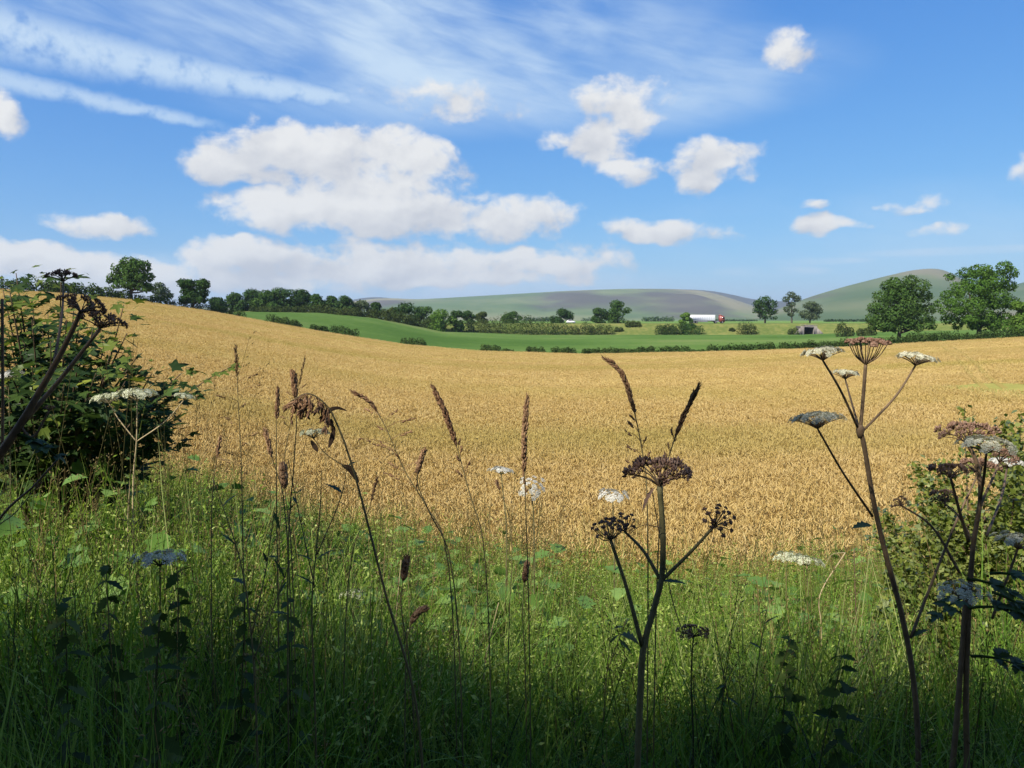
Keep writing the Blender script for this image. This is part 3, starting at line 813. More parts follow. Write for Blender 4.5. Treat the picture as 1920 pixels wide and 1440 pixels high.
# far woods across the plain
for k, (a, b_, t_, Y, lab) in enumerate([(1205, 1262, 592, 900, 'distant bluish wood on the plain left of the lorry'), (985, 1030, 593, 1000, 'distant wood on the plain behind the scrub'),
                                         (1545, 1640, 597, 800, 'distant hedge line across the plain behind the round tree'), (1340, 1420, 598.5, 1100, 'thin distant hedge line right of the lorry'), (1090, 1150, 594, 1200, 'distant wood under the broad moorland hill')]):
    bush('distant_wood', a, b_, t_, 602, Y, M['leaf_dark'], lab, 430 + k, 900, .9, None, 'wood')

# ------------------------------------------------------------------ road on the embankment, lorry, car, underpass
M['tarmac'] = plain_mat('road_tarmac', (.06, .06, .06), .9, .2, 4.0)
M['white_paint'] = plain_mat('white_paint', (.80, .80, .79), .35, .04, 1.5, .5)
M['red_paint'] = plain_mat('red_paint', (.24, .06, .05), .4, .1, 2.0, .5)
M['dark_red'] = plain_mat('dark_red_paint', (.15, .035, .035), .45, .1, 2.0, .5)
M['glass'] = plain_mat('dark_glass', (.02, .025, .03), .08, 0, 1, .7)
M['rubber'] = plain_mat('rubber', (.02, .02, .02), .85)
M['steel'] = plain_mat('grey_steel', (.28, .28, .29), .45, .15, 5.0, .5)
M['concrete'] = plain_mat('weathered_concrete', (.25, .22, .19), .9, .3, 1.2, .1, .3)
M['dark_inside'] = plain_mat('shade_dark_concrete', (.10, .095, .085), .95, .2, 2.0, .1)  # tunnel shade put into the colour: a darker copy of the concrete
mb = MB(); ts = np.arange(-.35, .8, .02); rows = []
tt = ts; d0 = foot_d(tt)
for off in (17, 25):
    y = d0 + off; x = tt * y; rows.append(np.stack([x, y, h(x, y) + .05], -1))
V = np.array(rows); n1 = len(ts); j = np.arange(n1 - 1)
mb.add(V.reshape(-1, 3), np.stack([j, j + 1, n1 + j + 1, n1 + j], -1))
tag(mb.build('road', M['tarmac']), kind='structure')
def on_road(px, Y): return on_ground(px, Y) + Vector((0, 0, .05))

# lorry: 3.2 m high white box body, red cab to the right
Yl = 349.0; s_ = Yl / 1440
base = on_road(1288, Yl); x1 = P(1339.5, 600, Yl).x - base.x; x2 = P(1357.5, 600, Yl).x - base.x
lor = empty('lorry', base, 'articulated lorry with a white box trailer and red cab on the embankment road', 'lorry')
mb = MB(); box(mb, (x1 / 2, 0, 2.55), (x1, 2.5, 2.75), bev=.05); trl = mb.build('trailer_body', M['white_paint'], lor)
mb = MB()
for k in range(12): box(mb, (x1 * (k + .5) / 12, -1.262, 2.55), (.05, .02, 2.6))
box(mb, (x1 / 2, -1.265, 1.22), (x1, .03, .12)); box(mb, (x1 / 2, -1.265, 3.88), (x1, .03, .10))
mb.build('side_rail', M['steel'], trl)
mb = MB(); box(mb, (.01, 0, 2.5), (.06, 2.3, 2.5), bev=.02); mb.build('rear_door', M['white_paint'], trl)
mb = MB(); box(mb, (x1 * .55, 0, .98), (x1 * .95, .9, .32)); box(mb, (x2 - 2.9, 0, .75), (4.6, .9, .25)); mb.build('chassis', M['steel'], lor)
mb = MB(); box(mb, (x1 * .55, -1.1, .80), (x1 * .35, .06, .5), bev=.02); mb.build('side_guard', M['steel'], lor)
cx = x2 - 1.15
mb = MB(); prism(mb, [(-1.15, .75), (1.15, .75), (1.15, 1.9), (.95, 3.05), (.70, 3.35), (-1.15, 3.35)], (1, 0, 0), (0, 0, 1), (0, 1, 0), (cx, 0, 0), 2.45)
cab = mb.build('cab', M['red_paint'], lor)
mb = MB(); prism(mb, [(.35, 3.35), (-1.1, 3.35), (-1.1, 3.85), (-.5, 3.8)], (1, 0, 0), (0, 0, 1), (0, 1, 0), (cx, 0, 0), 2.2); mb.build('wind_deflector', M['red_paint'], cab)
mb = MB(); prism(mb, [(1.165, 1.98), (.98, 3.02), (.965, 3.02), (1.15, 1.98)], (1, 0, 0), (0, 0, 1), (0, 1, 0), (cx, 0, 0), 2.1); mb.build('windscreen', M['glass'], cab)
mb = MB(); prism(mb, [(.1, 2.0), (.95, 2.0), (.80, 2.85), (.1, 2.85)], (1, 0, 0), (0, 0, 1), (0, 1, 0), (cx, 0, 0), 2.48); mb.build('side_window', M['glass'], cab)
mb = MB(); box(mb, (cx + 1.2, 0, .72), (.14, 2.4, .45), bev=.03); mb.build('bumper', M['dark_red'], cab)
for yy in (-.9, .9):
    mb = MB(); box(mb, (cx + 1.275, yy, .78), (.05, .3, .16), bev=.02); mb.build('headlight', M['white_paint'], cab)
    mb = MB(); box(mb, (cx + 1.05, yy * 1.52, 2.5), (.12, .12, .5), bev=.02); mb.build('mirror', M['rubber'], cab)
mb = MB(); box(mb, (x2 - 3.2, -1.0, .85), (1.1, .35, .5), bev=.08); mb.build('fuel_tank', M['steel'], lor)
wm = MB(); wheel(wm, (0, 0, 0), .5, .32); wme = wm.mesh('wheel', M['rubber']); hm = MB(); wheel(hm, (0, 0, 0), .26, .34); hme = hm.mesh('hub', M['steel'])
for xx in (1.6, 2.9, 4.2, x2 - 3.9, x2 - .95):
    for yy in (-1.05, 1.05):
        w = link('wheel', wme, lor, (xx, yy, .5)); link('hub', hme, w)

# white car half hidden by the scrub
base = on_road(1062, 349); car = empty('parked_car', base, 'small white car on the road behind the scrub', 'car')
mb = MB(); prism(mb, [(-2.0, .35), (2.05, .35), (2.1, .75), (1.2, .98), (-1.95, 1.0), (-2.05, .8)], (1, 0, 0), (0, 0, 1), (0, 1, 0), (2, 0, 0), 1.72); bd = mb.build('body', M['white_paint'], car)
mb = MB(); prism(mb, [(-1.75, .99), (1.05, .97), (.35, 1.48), (-1.3, 1.5)], (1, 0, 0), (0, 0, 1), (0, 1, 0), (2, 0, 0), 1.5); mb.build('roof', M['white_paint'], car)
mb = MB(); prism(mb, [(-1.45, 1.03), (.80, 1.03), (.28, 1.40), (-1.15, 1.42)], (1, 0, 0), (0, 0, 1), (0, 1, 0), (2, 0, 0), 1.54); mb.build('side_window', M['glass'], car)
mb = MB(); box(mb, (4.08, 0, .5), (.1, 1.6, .25), bev=.03); mb.build('bumper', M['rubber'], bd)
wm = MB(); wheel(wm, (0, 0, 0), .31, .2); wme = wm.mesh('wheel', M['rubber']); hm = MB(); wheel(hm, (0, 0, 0), .19, .21); hme = hm.mesh('hub', M['steel'])
for xx in (.75, 3.3):
    for yy in (-.8, .8):
        w = link('wheel', wme, car, (xx, yy, .31)); link('hub', hme, w)
for yy in (-.65, .65):
    mb = MB(); box(mb, (4.06, yy, .72), (.08, .3, .14), bev=.02); mb.build('headlight', M['glass'], car)

# concrete underpass through the embankment
fy = 330.0; xa, xb = UP_T[0] * fy, UP_T[1] * fy; zf = hs1((xa + xb) / 2, fy - .5)
up = empty('underpass', ((xa + xb) / 2, fy, zf), 'pale concrete underpass with a dark square opening in the embankment', 'underpass')
hw = (xb - xa) / 2
for s_ in (-1, 1):
    mb = MB(); box(mb, (s_ * (hw + .7), -.2, 1.6), (1.4, .5, 3.8), bev=.04); mb.build('abutment', M['concrete'], up)
    mb = MB(); prism(mb, [(0, -.5), (2.6, -.5), (2.6, .5), (0, 2.9)], (s_, 0, 0), (0, 0, 1), (0, 1, 0), (s_ * (hw + 1.4), -.15, 0), .4); mb.build('wing_wall', M['concrete'], up)
    mb = MB(); box(mb, (s_ * (hw + .12), 6.3, 1.4), (.3, 12.5, 3.6)); mb.build('tunnel_wall', M['dark_inside'], up)
mb = MB(); box(mb, (0, -.25, 3.35), (hw * 2 + .05, .62, 1.0), bev=.04); mb.build('lintel', M['concrete'], up)
mb = MB(); box(mb, (0, -.25, 3.95), (hw * 2 + 3.2, .75, .3), bev=.04); mb.build('parapet', M['concrete'], up)
mb = MB(); box(mb, (0, 6.4, 3.2), (hw * 2 + .6, 12.2, .5)); mb.build('tunnel_roof', M['dark_inside'], up)
mb = MB(); box(mb, (0, 12.3, 1.4), (hw * 2 + .6, .3, 3.6)); mb.build('tunnel_light_block', M['dark_inside'], up)  # added wall closing the far side, keeps daylight out of the opening

# ------------------------------------------------------------------ roadside trees behind the viewpoint (they cast the shade over the near verge)
SHADE = [(-15.5, -4.8, 8.0, 4.2), (-10.8, -4.4, 8.3, 4.0), (-6.6, -4.3, 6.8, 3.7), (-2.6, -4.5, 6.5, 3.8), (1.6, -4.4, 6.9, 3.7), (6.0, -4.8, 7.2, 3.9), (-4.6, -5.2, 7.5, 3.6), (-0.5, -5.0, 7.2, 3.6), (3.8, -5.0, 7.6, 3.6), (-8.8, -4.6, 7.9, 3.6)]
SHADE_LAB = ['roadside ash at the far left of the row behind the viewpoint', 'tallest roadside ash behind the viewpoint', 'roadside ash left of the one right behind the viewpoint',
             'roadside ash right behind the viewpoint', 'roadside ash just right of the viewpoint', 'roadside ash at the right end of the row behind the viewpoint', 'back row roadside ash left of the viewpoint', 'back row roadside ash behind the viewpoint', 'back row roadside ash right of the viewpoint', 'roadside ash standing between the two tallest at the left of the row']
for k, (x, y, top, r) in enumerate(SHADE):
    rng = np.random.default_rng(900 + k)
    b = Vector((x, y, -1.6)); root = empty('roadside_tree', b, SHADE_LAB[k], 'tree', 'trees shading the lane')
    C, Rr = [], []
    for i in range(40):
        a = rng.uniform(0, 6.283); q = rng.uniform(0, 1) ** .6 * (r - 1.0); zz = 2.3 + (top + .5 - 2.3) * rng.uniform(0, 1) ** .7
        sh = 1.0 if zz < top - 1.2 else .6
        C.append((q * math.cos(a) * sh * 1.05, q * math.sin(a) * sh * .62, zz)); Rr.append(rng.uniform(.8, 1.25))
    mb = MB(); blobs_leaves(mb, np.array(C), np.array(Rr), 22000, .16, rng, flat=.9); mb.build('crown', M['leaf_oak'], root)
    tb = MB(); pts = spline([(0, 0, -.3), (.1, .05, 2.0), (-.05, 0, 4.0), (0, 0, top)], 5); tube(tb, pts, np.linspace(.2, .05, len(pts)), 8); tb.build('trunk', M['bark'], root, smooth=True)

# ------------------------------------------------------------------ scattered stuff: clump meshes and their points live in one object
def scatter(name, variants, pts, rots, scales, vidx, mat, label, cat):
    """variants: list of MB; the object's own mesh holds the clumps plus loose points; geometry nodes set one clump on each point"""
    big = MB(); var = []
    for k, v in enumerate(variants):
        V = np.concatenate(v.v)
        big.add(V, np.concatenate(v.q) if v.q else None, np.concatenate(v.t) if v.t else None, np.concatenate(v.tint))
        var.append(np.full(len(V), k))
    nv = big.n; n = len(pts)
    big.add(pts, tint=0.5); var.append(np.full(n, -1))
    z3 = np.zeros((nv, 3))
    me = big.mesh(name, mat, extra={
        'var': ('INT', np.concatenate(var).astype(np.int32)), 'pick': ('INT', np.concatenate([np.zeros(nv), vidx]).astype(np.int32)),
        'rot': ('FLOAT_VECTOR', np.concatenate([z3, rots]).astype(np.float32)), 'scl': ('FLOAT_VECTOR', np.concatenate([z3, scales]).astype(np.float32))})
    o = link(name, me); tag(o, label, cat, kind='stuff')
    ng = bpy.data.node_groups.new(name + '_scatter', 'GeometryNodeTree')
    ng.interface.new_socket('Geometry', in_out='INPUT', socket_type='NodeSocketGeometry')
    ng.interface.new_socket('Geometry', in_out='OUTPUT', socket_type='NodeSocketGeometry')
    gi = ng.nodes.new('NodeGroupInput'); go = ng.nodes.new('NodeGroupOutput')
    def attr(nm, ty):
        a = ng.nodes.new('GeometryNodeInputNamedAttribute'); a.data_type = ty; a.inputs['Name'].default_value = nm
        return a.outputs['Attribute']
    va = attr('var', 'INT')
    def part(k):
        c = ng.nodes.new('FunctionNodeCompare'); c.data_type = 'INT'; c.operation = 'EQUAL'
        ins = [i for i in c.inputs if i.type == 'INT']
        ng.links.new(va, ins[0]); ins[1].default_value = k
        s = ng.nodes.new('GeometryNodeSeparateGeometry'); s.domain = 'POINT'
        ng.links.new(gi.outputs[0], s.inputs['Geometry']); ng.links.new(c.outputs[0], s.inputs['Selection'])
        return s.outputs['Selection']
    jn = ng.nodes.new('GeometryNodeJoinGeometry')
    for k in range(len(variants)):
        g2 = ng.nodes.new('GeometryNodeGeometryToInstance'); ng.links.new(part(k), g2.inputs[0]); ng.links.new(g2.outputs[0], jn.inputs[0])
    ip = ng.nodes.new('GeometryNodeInstanceOnPoints')
    ng.links.new(part(-1), ip.inputs['Points']); ng.links.new(jn.outputs[0], ip.inputs['Instance'])
    ip.inputs['Pick Instance'].default_value = True
    ng.links.new(attr('pick', 'INT'), ip.inputs['Instance Index'])
    ng.links.new(attr('rot', 'FLOAT_VECTOR'), ip.inputs['Rotation']); ng.links.new(attr('scl', 'FLOAT_VECTOR'), ip.inputs['Scale'])
    ng.links.new(ip.outputs[0], go.inputs[0])
    md = o.modifiers.new('scatter', 'NODES'); md.node_group = ng
    return o

def blade(mb, base, az, length, width, lean, droop, tint, segs=4):
    """one grass blade: a tapering bent strip"""
    u = np.linspace(0, 1, segs + 1)
    out = lean * u + droop * u ** 2.2
    hor = length * np.sin(np.clip(out, 0, 2.6)); ver = length * np.cos(np.clip(out, 0, 2.6))
    dl = 1.0 / segs
    r = np.concatenate([[0], np.cumsum((hor[1:] + hor[:-1]) / 2 * dl)]); z = np.concatenate([[0], np.cumsum((ver[1:] + ver[:-1]) / 2 * dl)])
    c, s = math.cos(az), math.sin(az)
    cen = np.stack([base[0] + r * c, base[1] + r * s, base[2] + z], -1)
    w = width * (1 - u ** 1.8) * .5 + width * .02
    side = np.array([-s, c, 0])
    L = cen - side * w[:, None]; Rg = cen + side * w[:, None]
    V = np.stack([L, Rg], 1).reshape(-1, 3)
    i = np.arange(segs) * 2
    mb.add(V, np.stack([i, i + 1, i + 3, i + 2], -1), None, tint)
def spindle(mb, a, b, r, tint, sides=4, bulge=.4, m=0):
    a = np.asarray(a, float); b = np.asarray(b, float)
    tube(mb, np.array([a, a + (b - a) * bulge * .5, a + (b - a) * bulge * 1.4, b]), np.array([r * .25, r, r * .85, r * .08]), sides, tint, m, cap=False)

# ---- wheat
M['wheat'] = leaf_mat('ripe_wheat', (.38, .265, .085), (.53, .38, .135), (.66, .51, .23), .25, patch=.20, patch_scale=.18, rnd=.35, alt=((.40, .34, .085), .10, .6))
def wheat_clump(seed, n, spread):
    rng = np.random.default_rng(seed); mb = MB()
    for i in range(n):
        x, y = rng.uniform(-spread, spread, 2); hgt = rng.uniform(.58, .80); la = rng.uniform(0, 6.28); le = rng.uniform(.0, .14)
        t = rng.uniform(.3, .75); top = np.array([x + le * math.cos(la) * hgt, y + le * math.sin(la) * hgt, hgt])
        blade(mb, (x, y, 0), la, hgt, .006, le, .02, t * .8, 2)
        d = np.array([math.cos(la) * rng.uniform(.1, .9), math.sin(la) * rng.uniform(.1, .9), rng.uniform(.1, 1.0)]); d /= np.linalg.norm(d)
        spindle(mb, top, top + d * rng.uniform(.07, .10), .0075, min(1, t + .15), 4)
        if rng.random() < .6:
            blade(mb, (x + le * .5 * math.cos(la) * hgt, y + le * .5 * math.sin(la) * hgt, hgt * rng.uniform(.35, .8)), rng.uniform(0, 6.28), rng.uniform(.10, .2), .009, .7, 1.4, t * .75, 3)
    return mb
rng = np.random.default_rng(5)
wp, wsx = [], []
def field_pts(y0, y1, step, sc):
    for yy in np.arange(y0, y1, step):
        n = int(2.2 * yy / step); x = (np.arange(n) + rng.uniform(-.5, .5, n)) * step - 1.1 * yy; y = yy + rng.uniform(-.5, .5, n) * step
        t = x / y
        ok = (y > wheat_start(t) + .35 * (vnoise(x * .9, y * .9, 4) - .5) * 2) & (y < edge_d(t) - .3)
        x, y = x[ok], y[ok]
        wp.append(np.stack([x, y, h(x, y, True) - .62 * sstep(y, 16, 38)], -1)); wsx.append(np.full(len(x), sc))
field_pts(6.6, 20, .22, 1.0); field_pts(20, 42, .36, 1.45); field_pts(42, 90, .56, 1.9); field_pts(90, 214, 1.05, 2.7)
wp = np.concatenate(wp); wsx = np.concatenate(wsx)
def on_canopy(px, py):
    ys = np.linspace(14, 164, 600); t = (px - 960) / 1440.0 / (CP + (720 - py) / 1440.0 * SP)
    zz = h(t * ys, ys, True); k = int(np.argmin(np.abs(zz / ys - slope(py)))); return (t * ys[k], ys[k], zz[k])
TRK = [spline([on_canopy(*q) for q in ((1757, 645), (1785, 664), (1808, 688), (1826, 712), (1850, 734))], 60), spline([on_canopy(*q) for q in ((1774, 644), (1806, 664), (1834, 688), (1856, 712), (1888, 734))], 60)]
trk = np.concatenate(TRK)
dm = np.min(np.hypot(wp[:, None, 0] - trk[None, :, 0], (wp[:, None, 1] - trk[None, :, 1])), axis=1)
gp = Vector(on_canopy(1925, 737))
ingrass = ((wp[:, 0] - gp.x) / 2.6) ** 2 + ((wp[:, 1] - gp.y) / 4.0) ** 2 < .8
keep = (dm > .16) & ~ingrass
wp, wsx = wp[keep], wsx[keep]
n = len(wp)
zs = rng.uniform(.88, 1.08, n) * (0.92 + .16 * vnoise(wp[:, 0] * .25, wp[:, 1] * .25, 6))
rot = np.stack([rng.normal(0, .05, n), rng.normal(0, .05, n), rng.uniform(0, 6.28, n)], -1)
scatter('wheat', [wheat_clump(s, 26, .17) for s in (1, 2, 3, 4)], wp, rot, np.stack([wsx, wsx, zs], -1), rng.integers(0, 4, n), M['wheat'],
        'ripe golden wheat filling the sloping field', 'wheat')
# wheel tracks of the sprayer and a grassy hollow at the right edge of the field
M['track'] = ground_mat('wheel_track', [(0.3, (.20, .165, .05)), (0.7, (.29, .225, .07))], .5, 3.0)
M['hollow'] = ground_mat('green_hollow', [(0.3, (.16, .17, .045)), (0.7, (.30, .26, .08))], .4, 2.0)
for tr in TRK:
    mb = MB(); q = np.array(tr); wdt = .15
    zz = h(q[:, 0], q[:, 1], True) + .07
    Lp = np.stack([q[:, 0] - wdt, q[:, 1], zz], -1); Rp = np.stack([q[:, 0] + wdt, q[:, 1], zz], -1)
    V = np.stack([Lp, Rp], 1).reshape(-1, 3); i = np.arange(len(q) - 1) * 2
    mb.add(V, np.stack([i, i + 1, i + 3, i + 2], -1)); tag(mb.build('wheel_track', M['track']), kind='structure')
mb = MB(); a = np.linspace(0, 2 * np.pi, 40, endpoint=False); rr = 1 + .12 * np.sin(a * 3) + .08 * np.sin(a * 5 + 1)
V = [(gp.x, gp.y, hs1(gp.x, gp.y) + .64)]
for f in (.35, .7, 1.0):
    x = gp.x + 2.6 * f * rr * np.cos(a); y = gp.y + 4.0 * f * rr * np.sin(a); V += list(zip(x, y, h(x, y, True) + .065))
T = [(0, 1 + k, 1 + (k + 1) % 40) for k in range(40)]; Qs = [(1 + r * 40 + k, 41 + r * 40 + k, 41 + r * 40 + (k + 1) % 40, 1 + r * 40 + (k + 1) % 40) for r in range(2) for k in range(40)]
mb.add(np.array(V), Qs, T); tag(mb.build('grassy_hollow', M['hollow'], smooth=True), kind='structure')

# ---- verge plants
M['grass'] = leaf_mat('verge_grass', (.036, .090, .013), (.140, .265, .034), (.340, .430, .105), .45, .02, .35, 1.1)
M['weed'] = leaf_mat('verge_weeds', (.075, .140, .018), (.255, .370, .055), (.520, .590, .200), .45, 0, .42, 1.3)
M['dry'] = leaf_mat('dry_grass', (.18, .12, .045), (.32, .235, .10), (.46, .37, .19), .3, 0, .15, .8)
M['long'] = leaf_mat('long_grass', (.095, .145, .028), (.24, .32, .07), (.46, .49, .19), .45, .02, .2, 1.0)
M['tall'] = leaf_mat('tall_grass_stems', (.05, .05, .02), (.11, .10, .04), (.22, .18, .08), .3, 0, .15, .8)
M['broad'] = leaf_mat('broad_weed_leaves', (.055, .115, .022), (.120, .220, .042), (.22, .33, .08), .30, .03, .15, .7)
M['coarse'] = leaf_mat('shade_darkened_grass', (.016, .030, .010), (.046, .075, .022), (.16, .20, .075), .25, .03, .1, 1.0)  # blade colour darkened to deepen the shade over the near verge
def grass_clump(seed, n, hmin, hmax, w=.007):
    rng = np.random.default_rng(seed); mb = MB()
    for i in range(n):
        x, y = rng.normal(0, .09, 2); az = rng.uniform(0, 6.28)
        blade(mb, (x, y, 0), az, rng.uniform(hmin, hmax), w * rng.uniform(.6, 1.3), rng.uniform(.02, .35), rng.uniform(.2, 1.9) * (rng.random() ** .7), rng.uniform(.1, .85), 6)
    return mb
def weed_clump(seed, stems, hgt, leaf, dens):
    """loose tangle of thin stems set with small narrow leaves"""
    rng = np.random.default_rng(seed); mb = MB()
    for i in range(stems):
        x, y = rng.normal(0, .10, 2); az = rng.uniform(0, 6.28); L = hgt * rng.uniform(.6, 1.1); le = rng.uniform(.03, .45)
        q = spline([(x, y, 0), (x + L * .3 * le * math.cos(az), y + L * .3 * le * math.sin(az), L * .45), (x + L * le * math.cos(az), y + L * le * math.sin(az), L)], 5)
        tube(mb, q, np.linspace(.0022, .001, len(q)), 3, .3, cap=False)
        k = int(dens * rng.uniform(.7, 1.3)); u = rng.uniform(.15, 1.02, k); base = np.stack([np.interp(u, np.linspace(0, 1, len(q)), q[:, c]) for c in range(3)], -1)
        off = unit(rng, k) * rng.uniform(.005, .07, k)[:, None]
        nr = unit(rng, k) + np.array([0, 0, .8]); nr /= np.linalg.norm(nr, axis=1)[:, None]
        cards(mb, base + off, nr, leaf * rng.uniform(.5, 1.4, k), rng, np.clip(rng.normal(.5, .2, k) + .2 * (u - .5), 0, 1), aspect=.36, bend=.1)
    return mb
def dry_clump(seed):
    rng = np.random.default_rng(seed); mb = MB()
    for i in range(5):
        x, y = rng.normal(0, .12, 2); az = rng.uniform(0, 6.28); L = rng.uniform(.75, 1.15); le = rng.uniform(0, .18)
        q = spline([(x, y, 0), (x + le * .3 * math.cos(az), y + le * .3 * math.sin(az), L * .5), (x + le * math.cos(az), y + le * math.sin(az), L)], 5)
        tube(mb, q, np.linspace(.0018, .0008, len(q)), 3, .45, cap=False)
        for k in range(rng.integers(10, 26)):
            u = rng.uniform(.74, 1.0); c = np.array([np.interp(u, np.linspace(0, 1, len(q)), q[:, j]) for j in range(3)])
            d = unit(rng, 1)[0] * np.array([1, 1, .3]) + np.array([0, 0, .7]); e = c + d * rng.uniform(.012, .05) * (1.15 - u) * 3
            spindle(mb, e, e + d * .010, .0020, rng.uniform(.3, .8), 3)
    return mb
def lobed_leaf(mb, o, d, nrm, L, W, tint, lobes=3, fold=.25, m=0):
    """a broad toothed leaf with a folded midrib: o base, d direction, nrm up"""
    d = d / np.linalg.norm(d); s = np.cross(d, nrm); s /= np.linalg.norm(s); nn = np.cross(s, d)
    k = lobes * 2 + 1; u = np.linspace(0, 1, k + 1); prof = np.sin(np.pi * u ** .75) * W * .5
    prof[1::2] *= 1.25; prof[2::2] *= .8; prof[0] = W * .04; prof[-1] = 0
    cen = o + d * (u * L)[:, None] - nn * (u ** 2 * L * .25)[:, None]
    Lf = cen + s * prof[:, None] + nn * (prof * fold)[:, None]; Rt = cen - s * prof[:, None] + nn * (prof * fold)[:, None]
    V = np.concatenate([cen, Lf, Rt]); i = np.arange(k)
    n1 = k + 1
    mb.add(V, np.concatenate([np.stack([i, i + 1, n1 + i + 1, n1 + i], -1), np.stack([i, 2 * n1 + i, 2 * n1 + i + 1, i + 1], -1)]), None, tint, m)
def broad_clump(seed, n=9, size=.13):
    rng = np.random.default_rng(seed); mb = MB()
    for i in range(n):
        az = rng.uniform(0, 6.28); z = rng.uniform(.35, 1.0); r = rng.uniform(.02, .14)
        o = np.array([r * math.cos(az), r * math.sin(az), z]); tube(mb, [(0, 0, 0), o * np.array([.4, .4, .7]), o], .0025, 3, .3, cap=False)
        d = np.array([math.cos(az), math.sin(az), rng.uniform(-.3, .5)]); nr = np.array([rng.normal(0, .3), rng.normal(0, .3), 1.0])
        L = size * rng.uniform(.6, 1.3); lobed_leaf(mb, o, d, nr, L, L * .75, rng.uniform(.2, .9), 3)
    return mb

rng = np.random.default_rng(77)
def verge_pts(n, y0, y1, xw, seed, taper=None):
    r = np.random.default_rng(seed); y = y0 + (y1 - y0) * r.random(n); x = (r.random(n) * 2 - 1) * (1.2 + .86 * y)
    t = x / np.maximum(y, 3); ok = y < wheat_start(t) + xw + .9 * (vnoise(x * .8, y * .8, seed) - .5)
    return x[ok], y[ok]
def verge_h(x, y):
    """height of the verge growth: taller on the left, lower along the middle and at the camera"""
    t = x / np.maximum(y, 2.0)
    a = np.interp(t, [-.8, -.55, -.3, -.1, .1, .3, .5, .7], [1.12, 1.10, 1.02, .95, .88, .82, .92, 1.05])
    return a * (.72 + .28 * sstep(y, 1.4, 3.0)) * (.62 + .75 * fbm(x * 1.1, y * 1.1, 21, 3))
def place(name, vs, n, y0, y1, xw, seed, mat, label, cat, zb=1.0, hmul=1.0, dens=None, tilt=.12, wide=1.0):
    x, y = verge_pts(n, y0, y1, xw, seed); r = np.random.default_rng(seed + 1)
    if dens is not None:
        k = r.random(len(x)) < dens(x, y); x, y = x[k], y[k]
    n = len(x); p = np.stack([x, y, h(x, y) - .02], -1)
    sz = verge_h(x, y) * hmul * r.uniform(.75, 1.15, n); sx = r.uniform(.8, 1.3, n) * wide
    return scatter(name, vs, p, np.stack([r.normal(0, tilt, n), r.normal(0, tilt, n), r.uniform(0, 6.28, n)], -1), np.stack([sx, sx, sz], -1), r.integers(0, len(vs), n), mat, label, cat)
place('grass', [grass_clump(s, 26, .5, 1.15) for s in (1, 2, 3, 4)], 5600, 1.0, 10.5, .6, 31, M['grass'], 'long green verge grass in the foreground', 'grass', dens=lambda x, y: np.clip(1.35 - .22 * y, .16, 1), tilt=.22)
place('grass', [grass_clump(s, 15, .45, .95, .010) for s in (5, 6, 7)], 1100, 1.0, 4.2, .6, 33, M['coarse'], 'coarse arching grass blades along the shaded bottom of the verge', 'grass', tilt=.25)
place('weeds', [weed_clump(s, 13, .88, .0095, 66) for s in (1, 2, 3, 4, 5)], 5200, 1.6, 11.0, .3, 35, M['weed'], 'tangled pale green bedstraw and weeds between the grass and the wheat', 'weeds', dens=lambda x, y: np.clip(.42 * y - .90, .015, 1), tilt=.3)
place('long_grass', [grass_clump(s, 13, .75, 1.25, .0055) for s in (11, 12, 13)], 1500, 2.6, 9.0, .5, 47, M['long'], 'long pale yellow-green grass standing up along the sunlit verge', 'grass', tilt=.32, hmul=1.05, dens=lambda x, y: np.clip(1.5 * vnoise(x * .9, y * .9, 61) - .35, 0, 1))
place('dry_grass', [dry_clump(s) for s in (1, 2, 3)], 1400, 2.0, 11.0, 1.4, 37, M['dry'], 'thin straw-coloured dry grass heads above the weeds', 'dry grass', hmul=1.12, dens=lambda x, y: np.clip(.12 * y - .1, .05, 1))
place('tall_grass', [dry_clump(s) for s in (7, 8, 9)], 420, 1.9, 8.5, .2, 43, M['tall'], 'tall thin brownish green grass stems standing above the weeds', 'grass', hmul=1.30, dens=lambda x, y: np.clip(1.0 - .8 * np.abs(x / y + .15), .1, 1))
place('broad_weeds', [broad_clump(s, 9, .095) for s in (1, 2, 3)], 700, 3.3, 8.0, -.4, 39, M['broad'], 'broad-leaved weeds among the grass', 'weeds', hmul=1.04, tilt=.3, dens=lambda x, y: np.where(x < .2, .95, .5))

# ------------------------------------------------------------------ hogweeds
M['stem_brown'] = plain_mat('brown_stem', (.13, .088, .05), .65, .35, 30.0, .25, .3)
M['stem_green'] = plain_mat('green_stem', (.12, .11, .05), .6, .3, 25.0, .25, .3)
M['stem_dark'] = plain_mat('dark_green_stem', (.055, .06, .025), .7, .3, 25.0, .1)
M['stem_pale'] = plain_mat('pale_dead_stem', (.38, .30, .17), .75, .25, 25.0, .15)
M['seed_brown'] = leaf_mat('ripe_brown_seeds', (.12, .068, .045), (.23, .138, .095), (.38, .26, .19), .15, 0, 0, 1, .3)
M['seed_grey'] = leaf_mat('green_grey_florets', (.30, .30, .19), (.50, .49, .34), (.70, .68, .53), .25, 0, 0, 1, .2)
M['floret_white'] = leaf_mat('white_florets', (.42, .41, .34), (.58, .57, .50), (.72, .71, .65), .25, 0, 0, 1, .1)
M['floret_pale'] = leaf_mat('cream_green_florets', (.30, .33, .18), (.48, .50, .32), (.66, .66, .50), .25, 0, 0, 1, .2)
M['hog_leaf'] = leaf_mat('hogweed_leaf', (.025, .045, .012), (.042, .070, .018), (.070, .105, .028), .2, .03, .1, 2.0)
UMB_CACHE = {}
